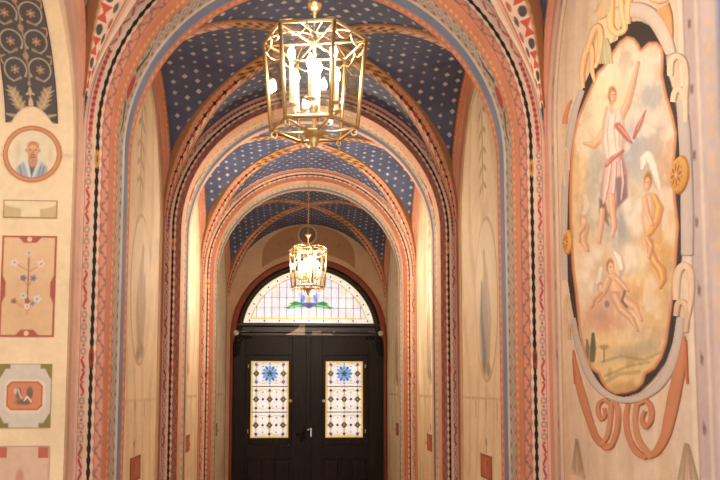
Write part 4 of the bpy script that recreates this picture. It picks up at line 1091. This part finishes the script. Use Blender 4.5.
def lunette():
    th = np.linspace(0.16, 0.84, 120) * PI
    acc = Acc()
    k_ = np.linspace(0, 1, 24)
    a = (np.linspace(-1, 1, 120))
    x = DX - 0.01 + a * 0.66
    zl = DZ + np.sqrt(np.clip(1.155 ** 2 - (x - DX) ** 2, 0, None)); zu = 3.545 + 0.47 * np.sqrt(np.clip(1 - a * a, 0, 1))
    zl = np.minimum(zl, zu)
    X = x[:, None] + 0 * k_; Z = zl[:, None] + (zu - zl)[:, None] * k_
    g = Paint(X, Z, (176, 130, 90)); g.mix((1 - ss(0.03, 0.06, np.minimum(k_, 1 - k_)))[None, :] + 0 * X, (222, 180, 140))
    for sg in (-1, 1):
        for (dx, dz, r) in ((0.24, 3.78, 0.05), (0.33, 3.74, 0.035), (0.42, 3.7, 0.05), (0.2, 3.68, 0.03)):
            g.blob(DX + sg * dx, dz, r, r * 0.6, (160, 112, 78), 0.6, 0.7, sg * 0.6)
    acc.grid(np.stack([X, np.full_like(X, END - 0.005), Z], -1), g.c)
    under(acc.build('field', M['fresco']), lun)
    n, m_ = 64, 24; Rr, Aa = np.meshgrid(np.linspace(0, 1, m_), np.linspace(0, 2 * PI, n))
    g = Paint(Rr * np.cos(Aa), Rr * np.sin(Aa), (132, 102, 86))
    g.blob(0, 0, 0.4, 0.5, (108, 84, 76), 0.8, 0.6); g.stroke([(0, 0.7), (0, -0.7)], 0.1, (150, 120, 98), 0.7); g.stroke([(-0.6, 0.1), (0.6, 0.1)], 0.1, (150, 120, 98), 0.6)
    g.mix(ss(0.8, 0.84, Rr), (218, 178, 140)); g.mix(band(Rr, 0.76, 0.82, 0.02), (112, 80, 62)); g.mix(band(Rr, 0.5, 0.55, 0.02), (168, 136, 112), 0.7)
    acc = Acc(); acc.grid(np.stack([DX - 0.03 + 0.14 * g.p, END - 0.008 - 0.012 * (1 - Rr ** 8), 3.845 + 0.14 * g.q], -1), g.c)
    under(acc.build('medallion', M['fresco']), lun)
lunette()
# fanlight
fan = struct(empty('window_1', (DX, END + 0.1, 2.58))); fan['label'] = 'half-round stained glass fanlight over the dark entrance door'
under(ring_strip('frame', 0.95, 1.03, END + 0.02, END + 0.2, M['wood'], None, 2.40), fan)
def fan_glass():
    xs = np.linspace(-0.955, 0.955, 420); zs_ = np.linspace(2.57, 3.38, 180)
    X, Z = np.meshgrid(xs, zs_)
    g = Paint(X, Z, (243, 240, 246)); r = np.hypot(X, Z - DZ)
    cell = np.floor(X / 0.106 + 20) * 7.3 + np.floor((Z - 2.66) / 0.15) * 3.1
    tint = np.mod(np.sin(cell * 12.9) * 437.5, 1.0)
    g.mix(tint, (224, 226, 240), 0.7); g.mix((np.mod(tint * 7, 1) > 0.75) * 1.0, (248, 236, 228), 0.8)
    lead = (128, 126, 138)
    g.mix(1 - ss(0.002, 0.006, np.abs(np.mod(X / 0.106 + 0.5, 1.0) - 0.5) * 0.106), lead, 0.75)
    g.mix(1 - ss(0.002, 0.007, np.abs(np.mod((Z - 2.66) / 0.148 + 0.5, 1.0) - 0.5) * 0.148), lead, 0.75)
    # green leaves and blue blossom
    for sg in (-1, 1):
        g.stroke([(sg * 0.06, 2.85), (sg * 0.17, 2.86), (sg * 0.30, 2.81), (sg * 0.36, 2.815)], [0.05, 0.075, 0.035, 0.004], (44, 152, 84))
        g.stroke([(sg * 0.10, 2.85), (sg * 0.20, 2.88), (sg * 0.29, 2.865)], [0.05, 0.05, 0.004], (28, 128, 70)); g.stroke([(sg * 0.1, 2.85), (sg * 0.18, 2.84), (sg * 0.26, 2.82)], 0.02, (132, 214, 110), 0.9)
        g.blob(sg * 0.09, 2.94, 0.035, 0.065, (112, 146, 226), 1, 0.3, sg * 0.3); g.blob(sg * 0.12, 2.99, 0.03, 0.04, (176, 196, 244), 0.9, 0.4)
        g.blob(sg * 0.06, 2.86, 0.05, 0.03, (66, 78, 190), 1, 0.3)
    g.blob(0, 2.85, 0.07, 0.045, (50, 56, 150), 1, 0.3); g.blob(0, 2.93, 0.05, 0.05, (206, 190, 150), 0.9, 0.4); g.blob(0, 2.83, 0.04, 0.02, (36, 36, 90), 1, 0.4)
    yel = (236, 206, 76); oli = (206, 190, 96)
    # border of pale glass with blue squares
    bd = np.maximum(ss(0.862, 0.866, r), 1 - ss(2.653, 2.657, Z)); g.mix(bd, (246, 236, 226))
    ang = np.arctan2(Z - DZ, X)
    for k_ in range(1, 16):
        an = 0.175 + (PI - 0.35) * k_ / 16; g.blob(0.905 * math.cos(an), DZ + 0.905 * math.sin(an), 0.017, 0.013, (88, 92, 170), 1, 0.3, an)
        g.stroke([(0.866 * math.cos(an + .06), DZ + 0.866 * math.sin(an + .06)), (0.95 * math.cos(an + .06), DZ + 0.95 * math.sin(an + .06))], 0.006, (170, 160, 160), 0.6)
    for k_ in range(-4, 5):
        g.blob(k_ * 0.211, 2.625, 0.014, 0.016, (88, 92, 170), 1, 0.3); g.stroke([(k_ * 0.211, 2.57), (k_ * 0.211, 2.66)], 0.005, (150, 140, 140), 0.5)
    g.mix(band(r, 0.852, 0.868, 0.003) * ss(2.645, 2.65, Z), oli); g.mix(band(Z, 2.648, 2.664, 0.003) * (1 - ss(0.86, 0.87, r)), yel)
    g.mix(ss(0.938, 0.944, r), yel); g.mix(1 - ss(2.588, 2.594, Z), yel)
    kp = r < 0.957; kq = kp[:-1, :-1] & kp[1:, 1:]
    acc = Acc(); acc.grid(np.stack([X + DX, np.full_like(X, END + 0.12), Z], -1), g.c, keep=kq)
    return under(acc.build('stained_glass', M['stained']), fan)
fan_glass()
bm_ = BM()
for xx in np.arange(-8, 9) * 0.106:
    h = math.sqrt(max(0, 0.86 ** 2 - xx ** 2)) + DZ
    if h > 2.7: bm_.box(DX + xx - 0.0022, DX + xx + 0.0022, END + 0.114, END + 0.119, 2.66, h)
under(bm_.build('came', M['lead']), fan)
# entrance door: transom + two leaves
door = struct(empty('door_1', (DX, END + 0.12, 0))); door['label'] = 'dark wooden double entrance door with two stained glass panels'
def dbuild(bmx, name, mat, parent, lab=None):
    o = bmx.build(name, mat)
    o.parent = parent
    wl = parent.location + (parent.parent.location if parent.parent else Vector())
    o.matrix_parent_inverse = Matrix.Translation(-wl)
    if lab: o['label'] = lab
    return o
def transom():
    acc = Acc(); xs = np.linspace(DX - 1.06, DX + 1.06, 420)
    prof = [(END + 0.2, 2.585), (END + 0.03, 2.585), (END + 0.015, 2.575), (END + 0.015, 2.545), (END + 0.035, 2.53), (END + 0.035, 2.45), (END + 0.02, 2.44), (END + 0.02, 2.405), (END + 0.2, 2.405)]
    # finer steps down the flat face so the painted reflections show
    pts = []
    for (a, b_) in zip(prof[:-1], prof[1:]):
        k_ = 8
        pts += [(a[0] + (b_[0] - a[0]) * i / k_, a[1] + (b_[1] - a[1]) * i / k_) for i in range(k_)]
    pts.append(prof[-1]); pts = np.array(pts)
    X = np.broadcast_to(xs[:, None], (len(xs), len(pts))); Y = np.broadcast_to(pts[:, 0], X.shape); Z = np.broadcast_to(pts[:, 1], X.shape)
    g = Paint(X.copy(), Z.copy(), (48, 34, 27)); g.mix(ss(0.4, 1, np.sin(X * 9 + Z * 160) * 0.5 + 0.5), (66, 48, 38), 0.5)
    # pale light reflections painted into the colours of the glossy bar
    glint = (240, 224, 204)
    g.poly([(-0.31, 2.412), (-0.22, 2.455), (-0.12, 2.52), (-0.11, 2.555), (-0.035, 2.56), (-0.03, 2.412)], glint, 0.95, 0.008)
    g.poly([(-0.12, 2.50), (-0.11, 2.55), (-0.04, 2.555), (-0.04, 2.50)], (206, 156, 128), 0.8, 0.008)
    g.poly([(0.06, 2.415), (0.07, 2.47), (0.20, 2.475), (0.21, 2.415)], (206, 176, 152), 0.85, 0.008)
    g.poly([(0.21, 2.412), (0.22, 2.445), (0.33, 2.445), (0.38, 2.412)], (196, 172, 152), 0.85, 0.008); g.blob(0.38, 2.46, 0.02, 0.01, glint, 0.8)
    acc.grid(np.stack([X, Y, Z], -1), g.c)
    o = acc.build('transom', M['lacquer'], door); o.matrix_parent_inverse = Matrix.Translation(-door.location); o['label'] = 'dark transom bar with pale painted light reflections'
M['lacquer'] = painted('lacquered_oak_glints', 0.35, 0.8, 1.1, 0, 0.5)
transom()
def panel_glass():
    hx, hz = 0.265, 0.538
    X, Z = np.meshgrid(np.linspace(-hx, hx, 150), np.linspace(-hz, hz, 292))
    g = Paint(X, Z, (240, 232, 222)); lead = (72, 60, 48)
    fx = np.abs(np.mod(X / 0.19 + 0.5, 1) - 0.5) * 0.19; 
    zc = (-0.362, 0.0, 0.362)
    g.mix(np.mod(np.sin(np.floor(X / 0.06) * 7.1 + np.floor(Z / 0.06) * 3.3) * 91.7, 1.0), (226, 222, 236), 0.5)
    g.mix(1 - ss(0.002, 0.005, fx), (120, 96, 66), 0.7)
    for z0 in zc:
        for x0 in (-0.19, 0, 0.19):
            # interlaced quatrefoils
            for a in (-1, 1):
                d = np.abs(np.hypot(X - x0 - a * 0.095, (Z - z0) * 0.85) - 0.118)
                g.mix((1 - ss(0.003, 0.007, d)) * (np.abs(Z - z0) < 0.18), (196, 168, 92), 0.6)
    for z0 in zc:
        for x0 in (-0.19, 0, 0.19):
            top = z0 > 0.3
            if not (top and x0 == 0):
                m_ = np.abs(X - x0) + np.abs(Z - z0)
                g.mix(1 - ss(0.044, 0.05, m_), (64, 58, 48)); g.mix(1 - ss(0.018, 0.024, m_), (150, 132, 84), 0.8)
            for dz in (-0.125, 0.125):
                m_ = np.abs(X - x0) + np.abs(Z - z0 - dz); g.mix(1 - ss(0.022, 0.028, m_), (58, 52, 62))
        for x0 in (-0.095, 0.095):
            m_ = np.abs(X - x0) + np.abs(Z - z0); g.mix(1 - ss(0.02, 0.026, m_), (70, 62, 64))
            for dz in (-0.1, 0.1): g.mix(1 - ss(0.012, 0.018, np.abs(X - x0) + np.abs(Z - z0 - dz)), (90, 84, 110), 0.8)
    for dz in (-0.18, 0.18): g.mix(1 - ss(0.005, 0.009, np.abs(Z - dz)), lead)
    # blue rosette
    cz = 0.362
    g.blob(0, cz, 0.135, 0.135, (224, 228, 240), 1, 0.1)
    for k_ in range(12):
        an = k_ * PI / 6; g.blob(0.085 * math.cos(an), cz + 0.085 * math.sin(an), 0.036, 0.021, (92, 146, 214) if k_ % 2 else (64, 100, 178), 0.95, 0.3, an)
    g.blob(0, cz, 0.06, 0.06, (84, 132, 176), 1, 0.3)
    for k_ in range(5):
        an = k_ * 1.2566 + PI / 2; g.stroke([(0, cz), (0.05 * math.cos(an), cz + 0.05 * math.sin(an))], [0.03, 0.004], (34, 62, 58))
    for sx_ in (-1, 1):
        for (zz, c_) in ((-0.49, (70, 74, 168)), (0.49, (84, 96, 190)), (0.25, (100, 110, 190))):
            g.blob(sx_ * 0.19, zz, 0.03, 0.022, c_, 0.9, 0.4, sx_ * 0.8)
    e = np.minimum(hx - np.abs(X), hz - np.abs(Z)); g.mix(1 - ss(0.016, 0.022, e), (216, 172, 58)); g.mix(band(e, 0.024, 0.029, 0.002), (150, 122, 60), 0.8)
    acc = Acc(); acc.grid(np.stack([X, 0 * X, Z], -1), g.c); return acc
glass_me = None
def leaf(sg):
    x0, x1 = (DX - 1.06, DX - 0.004) if sg < 0 else (DX + 0.004, DX + 1.06)
    yf, yb = END + 0.05, END + 0.10
    gx = -0.5225 if sg < 0 else 0.529
    gl, gr, gb, gt = gx - 0.265, gx + 0.265, 0.97, 2.046
    root_bm = BM()
    ox0, ox1, oz0, oz1 = gl - 0.075, gr + 0.05, gb - 0.10, gt + 0.085
    if sg > 0: ox0, ox1 = gl - 0.05, gr + 0.075
    bv = 0.004
    root_bm.box(x0, ox0, yf, yb, 0.02, 2.405, bv); root_bm.box(ox1, x1, yf, yb, 0.02, 2.405, bv)
    root_bm.box(ox0, ox1, yf, yb, oz1, 2.405, bv); root_bm.box(ox0, ox1, yf, yb, 0.68, oz0, bv); root_bm.box(ox0, ox1, yf, yb, 0.02, 0.2, bv)
    xm = (ox0 + ox1) / 2; root_bm.box(xm - 0.06, xm + 0.06, yf, yb, 0.2, 0.68, bv)
    lf = dbuild(root_bm, 'leaf', M['wood'], door)
    # casement frame round the glass
    b_ = BM(); yo = END + 0.06
    b_.box(ox0, gl, yo, yb, oz0, oz1, 0.006); b_.box(gr, ox1, yo, yb, oz0, oz1, 0.006); b_.box(gl, gr, yo, yb, gt, oz1, 0.006); b_.box(gl, gr, yo, yb, oz0, gb, 0.006)
    def sub(bm2, name, mat, lab=None):
        o = bm2.build(name, mat); o.parent = lf; o.matrix_parent_inverse = Matrix.Identity(4); 
        if lab: o['label'] = lab
        return o
    sub(b_, 'casement_frame', M['wood'])
    for a, c_ in ((ox0, xm - 0.06), (xm + 0.06, ox1)):
        b2 = BM(); b2.box(a - 0.002, c_ + 0.002, yf + 0.022, yb, 0.195, 0.685); b2.box(a + 0.035, c_ - 0.035, yf + 0.008, yf + 0.024, 0.235, 0.645, 0.012); sub(b2, 'panel', M['wood'])
    global glass_me
    if glass_me is None:
        o = panel_glass().build('stained_glass', M['stained'], lf); glass_me = o.data
    else:
        o = link('stained_glass', glass_me, lf)
    o.location = (gx, END + 0.078, (gb + gt) / 2)
    o['label'] = 'stained glass panel with blue rosette and dark lozenges'
    hx_ = gl - 0.035 if sg < 0 else gr + 0.035; kx = gr + 0.028 if sg < 0 else gl - 0.028
    for zz in (1.975, 1.06):
        b2 = BM(); b2.lathe([(0.007, -0.03), (0.009, -0.026), (0.009, 0.026), (0.007, 0.03)], (hx_, END + 0.052, zz), 10); sub(b2, 'casement_hinge', M['silver'])
    b2 = BM(); b2.lathe([(0.012, 0.0), (0.012, -0.012), (0.02, -0.016), (0.024, -0.028), (0.018, -0.04), (0.005, -0.044)], (kx, END + 0.06, 1.485), 14, 'y'); sub(b2, 'knob', M['ceramic'], 'white knob beside the glass')
    if sg < 0:
        b2 = BM(); b2.box(DX - 0.08, DX - 0.045, END + 0.04, END + 0.052, 0.93, 1.13, 0.004); sub(b2, 'escutcheon', M['iron'])
        b2 = BM(); b2.tube([(DX - 0.062, END + 0.045, 1.035), (DX - 0.062, END - 0.005, 1.035), (DX - 0.085, END - 0.012, 1.035), (DX - 0.13, END - 0.012, 1.03), (DX - 0.17, END - 0.008, 1.022)], [0.013, 0.011, 0.011, 0.010, 0.012], 10); sub(b2, 'handle', M['iron'], 'black lever handle')
        b2 = BM(); b2.tube([(DX - 0.1, END + 0.03, 0.99), (DX - 0.1, END + 0.0, 0.98), (DX - 0.1, END + 0.0, 0.92)], 0.007, 8); sub(b2, 'latch', M['iron'])
    else:
        b2 = BM(); b2.box(DX + 0.014, DX + 0.05, END + 0.03, END + 0.05, 0.98, 1.11, 0.008); b2.lathe([(0.01, 0.0), (0.02, -0.01), (0.02, -0.02), (0.008, -0.026)], (DX + 0.0, END + 0.03, 1.085), 14, 'y'); sub(b2, 'lock_plate', M['silver'], 'bright lock plate with round key knob')
        b2 = BM(); b2.box(DX - 0.035, DX + 0.03, END + 0.028, END + 0.05, 0.02, 2.4, 0.006); sub(b2, 'astragal', M['wood'])
    return lf
leaf(-1); leaf(1)
def bracket(sg):
    x0 = DX + sg * 1.015
    b_ = BM()
    b_.box(x0 - 0.05, x0 + 0.05, END - 0.012, END + 0.03, 2.37, 2.50, 0.006)
    pts = [(x0 + sg * 0.03, END + 0.035, 2.37 - 0.28 * t) for t in np.linspace(0, 1, 10)]
    b_.tube(pts, [0.02] * 8 + [0.014, 0.004], 8)
    for k_ in range(4):
        zc = 2.34 - 0.065 * k_; rr = 0.032 - 0.005 * k_
        b_.tube([(x0 - sg * (0.0 + rr) + rr * math.cos(a), END + 0.035, zc + rr * math.sin(a)) for a in np.linspace(0, 2 * PI, 16, endpoint=False)], 0.007, 6, closed=True)
    for k_ in range(3):
        xc = x0 - sg * (0.07 + 0.06 * k_); rr = 0.026 - 0.005 * k_
        b_.tube([(xc + rr * math.cos(a), END + 0.035, 2.375 + rr * math.sin(a)) for a in np.linspace(0, 2 * PI, 14, endpoint=False)], 0.006, 6, closed=True)
    o = dbuild(b_, 'iron_bracket', M['iron'], door)
    b2 = BM(); b2.lathe([(0.012, 0.0), (0.016, -0.01), (0.034, -0.03), (0.04, -0.05), (0.034, -0.072), (0.016, -0.086), (0.002, -0.09)], (x0, END - 0.01, 2.435), 16, 'y')
    q = b2.build('ball', M['ceramic']); q.parent = o; q.matrix_parent_inverse = Matrix.Identity(4); q['label'] = 'bright steel ball'
    b3 = BM(); b3.tube([(x0 - sg * 0.03, END - 0.02, 2.45), (x0 - sg * 0.12, END - 0.015, 2.46), (x0 - sg * 0.2, END + 0.0, 2.468)], [0.006, 0.006, 0.010], 8)
    q = b3.build('rod', M['silver']); q.parent = o; q.matrix_parent_inverse = Matrix.Identity(4)
bracket(-1); bracket(1)

# ------------------------------------------------------------------ lanterns
def lantern(x, y, zt, zb, Rt, Rb, rot, ceil, label, bulb):
    root = empty('lantern', (x, y, zb)); tag(root, label, 'lantern', 'hexagonal brass lanterns')
    H = zt - zb
    ang = [rot + k_ * PI / 3 for k_ in range(6)]
    def pt(a, R_, z): return (R_ * math.sin(a), -R_ * math.cos(a), z)       # angle 0 faces the camera
    for R_, z, nm in ((Rt, H, 'top_frame'), (Rb, 0.0, 'bottom_frame')):
        f = BM(); f.tube([pt(q, R_, z) for q in ang], 0.0075, 4, closed=True); f.build(nm, M['dark_brass'], root)
    for k_ in range(6):
        a, a2 = ang[k_], ang[(k_ + 1) % 6]
        p = BM(); p.tube([pt(a, Rb, -0.004), pt(a, Rt, H + 0.004)], 0.0075, 4); p.build('post', M['dark_brass'], root)
        # glass pane
        g = BM(); e = 0.03
        c0, c1 = Vector(pt(a, Rb, 0.004)), Vector(pt(a2, Rb, 0.004)); c2, c3 = Vector(pt(a2, Rt, H - 0.004)), Vector(pt(a, Rt, H - 0.004))
        n_ = (c1 - c0).cross(c3 - c0).normalized() * 0.0015
        vs = [g.b.verts.new(q + n_) for q in (c0, c1, c2, c3)] + [g.b.verts.new(q - n_) for q in (c0, c1, c2, c3)]
        for ids in ((0, 1, 2, 3), (7, 6, 5, 4), (0, 4, 5, 1), (1, 5, 6, 2), (2, 6, 7, 3), (3, 7, 4, 0)): g.b.faces.new([vs[i] for i in ids])
        g.build('glass_pane', M['glass'], root)
        # brass inner bead of the pane
        # two hanging loops at the head of the pane
        lp = BM(); m0 = c3.lerp(c2, 0.5); up = (c3 - c0).normalized()
        for (qa, qb) in ((c3, m0), (m0, c2)):
            lp.tube([qa.lerp(qb, (1 - math.cos(t)) / 2) - up * (0.042 * math.sin(t)) for t in np.linspace(0.05, PI - 0.05, 12)], 0.0032, 6)
        lp.build('loop_ornament', M['brass'], root)
        # flat strap from the corner to the stem, with an arched scroll over it
        st = BM(); st.tube([pt(a, Rt, H - 0.01), pt(a, 0.012, H - 0.01)], 0.0055, 4); st.build('strap', M['brass'], root)
        sc = BM(); sc.tube([pt(a, Rt * (1 - t * 0.93), H + 0.006 + 0.045 * math.sin(PI * t * 0.75) * (1 - 0.3 * t) ) for t in np.linspace(0, 1, 14)], 0.0034, 6); sc.build('arched_scroll', M['brass'], root)
        # foot scroll and straps under the glass
        bs = BM(); q = Vector(pt(a, Rb - 0.012, -0.018)); tdir = Vector((math.cos(a), math.sin(a), 0)); rd = Vector((math.sin(a), -math.cos(a), 0))
        bs.tube([q + rd * (0.0115 * math.cos(t)) + Vector((0, 0, 0.0115 * math.sin(t))) for t in np.linspace(0, 2 * PI, 16, endpoint=False)], 0.0034, 6, closed=True)
        bs.tube([pt(a, Rb, 0.0), pt(a, Rb * 0.55, -0.012), pt(a, 0.02, -0.014)], 0.005, 6); bs.build('foot_scroll', M['brass'], root)
        # candle arm, sleeve, bulb
        aa = a + PI / 6; rc = Rb * 0.56
        ar = BM(); ar.tube([pt(aa, 0.010, 0.075), pt(aa, rc * 0.4, 0.05), pt(aa, rc * 0.8, 0.048), pt(aa, rc, 0.075)], 0.0042, 6)
        ar.lathe([(0.006, 0), (0.021, 0.004), (0.022, 0.009), (0.009, 0.012)], pt(aa, rc, 0.075), 12); ar.build('candle_arm', M['brass'], root)
        hgt = 0.11 + (0.055 if k_ % 2 else 0.0)
        cd = BM(); cd.lathe([(0.008, 0), (0.008, hgt - 0.002), (0.006, hgt)], pt(aa, rc, 0.087), 12); cdo = cd.build('candle', M['ivory'], root)
        bl = BM(); bl.lathe([(0.006, 0), (0.012, 0.01), (0.0145, 0.021), (0.011, 0.036), (0.004, 0.05), (0.001, 0.056)], pt(aa, rc, 0.087 + hgt), 12)
        bo = bl.build('bulb', bulb, cdo); bo['label'] = 'glowing candle bulb'
    # stem, knobs, canopy
    s = BM(); s.lathe([(0.006, 0.0), (0.006, 0.07), (0.016, 0.078), (0.016, 0.09), (0.006, 0.10), (0.006, H - 0.02), (0.013, H - 0.01), (0.013, H + 0.004), (0.006, H + 0.01), (0.006, H + 0.105), (0.012, H + 0.112), (0.006, H + 0.12)], (0, 0, 0), 12)
    s.build('stem', M['brass'], root)
    kn = BM(); kn.lathe([(0.006, 0), (0.022, 0.012), (0.03, 0.026), (0.026, 0.034), (0.012, 0.040), (0.004, 0.044)], (0, 0, H + 0.115), 16); kn.build('knob', M['brass'], root)
    fi = BM(); fi.lathe([(0.044, -0.012), (0.042, -0.018), (0.026, -0.034), (0.018, -0.044), (0.02, -0.05), (0.010, -0.062), (0.011, -0.07), (0.003, -0.08)], (0, 0, 0), 18); fi.build('finial', M['dark_brass'], root)
    # chain to the vault
    ch = BM(); z = H + 0.158; k_ = 0
    top = ceil - zb
    while z < top - 0.02:
        pts = []
        for t in np.linspace(0, 2 * PI, 10, endpoint=False):
            u_, v_ = 0.0065 * math.cos(t), 0.016 * math.sin(t)
            pts.append((u_, 0, z + 0.016 + v_) if k_ % 2 == 0 else (0, u_, z + 0.016 + v_))
        ch.tube(pts, 0.0024, 5, closed=True); z += 0.026; k_ += 1
    ch.build('chain', M['dark_brass'], root)
    ro = BM(); ro.lathe([(0.01, -0.05), (0.03, -0.03), (0.05, -0.01), (0.055, 0.0)], (0, 0, top), 16); ro.build('ceiling_rose', M['brass'], root)
    return root
TOPZ = SPR + W
lantern(-0.036, 2.9, 2.962, 2.622, 0.196, 0.163, math.radians(-40), TOPZ - 0.03, 'large near brass hexagonal glass lantern with lit candle bulbs, top of the picture', M['bulb'])
lantern(-0.022, 7.35, 2.95, 2.60, 0.185, 0.16, math.radians(-47), TOPZ - 0.03, 'smaller far brass hexagonal lantern hanging in front of the fanlight', M['bulb_far'])

# ------------------------------------------------------------------ floor, side room, light
b_ = BM(); b_.box(-3.4, W + 0.02, -2.0, END + 0.3, -0.05, 0.0); struct(b_.build('floor', M['floor']))
b_ = BM(); b_.box(-3.45, -3.4, 0.6, 5.2, 0, 3.9); struct(b_.build('wall_side_room', M['plaster']))
b_ = BM(); b_.box(-3.4, -W - THK, 5.2, 5.25, 0, 3.9); struct(b_.build('wall_side_room', M['plaster']))
w = bpy.data.worlds.new('daylight'); scn.world = w; w.use_nodes = True
bg = w.node_tree.nodes['Background']; bg.inputs[0].default_value = (1.0, 0.95, 0.90, 1); bg.inputs[1].default_value = 1.65

cam = bpy.data.cameras.new('camera'); co = bpy.data.objects.new('camera', cam); COL.objects.link(co)
co.location = (CX, 0, EYE); co.rotation_euler = (PI / 2 + PIT, 0, -YAW)
cam.sensor_width = 36; cam.lens = F * 36 / 720; cam.shift_y = (PPY - 240) / 720; cam.clip_start = 0.05
scn.camera = co
scn.view_settings.view_transform = 'Standard'; scn.view_settings.look = 'None'
scn.view_settings.exposure = 0.14; scn.view_settings.gamma = 1.0
try: scn.view_settings.use_curve_mapping = False
except Exception: pass
scn.cycles.use_denoising = True
scn.cycles.max_bounces = 14; scn.cycles.diffuse_bounces = 10; scn.cycles.transparent_max_bounces = 24; scn.cycles.sample_clamp_indirect = 6
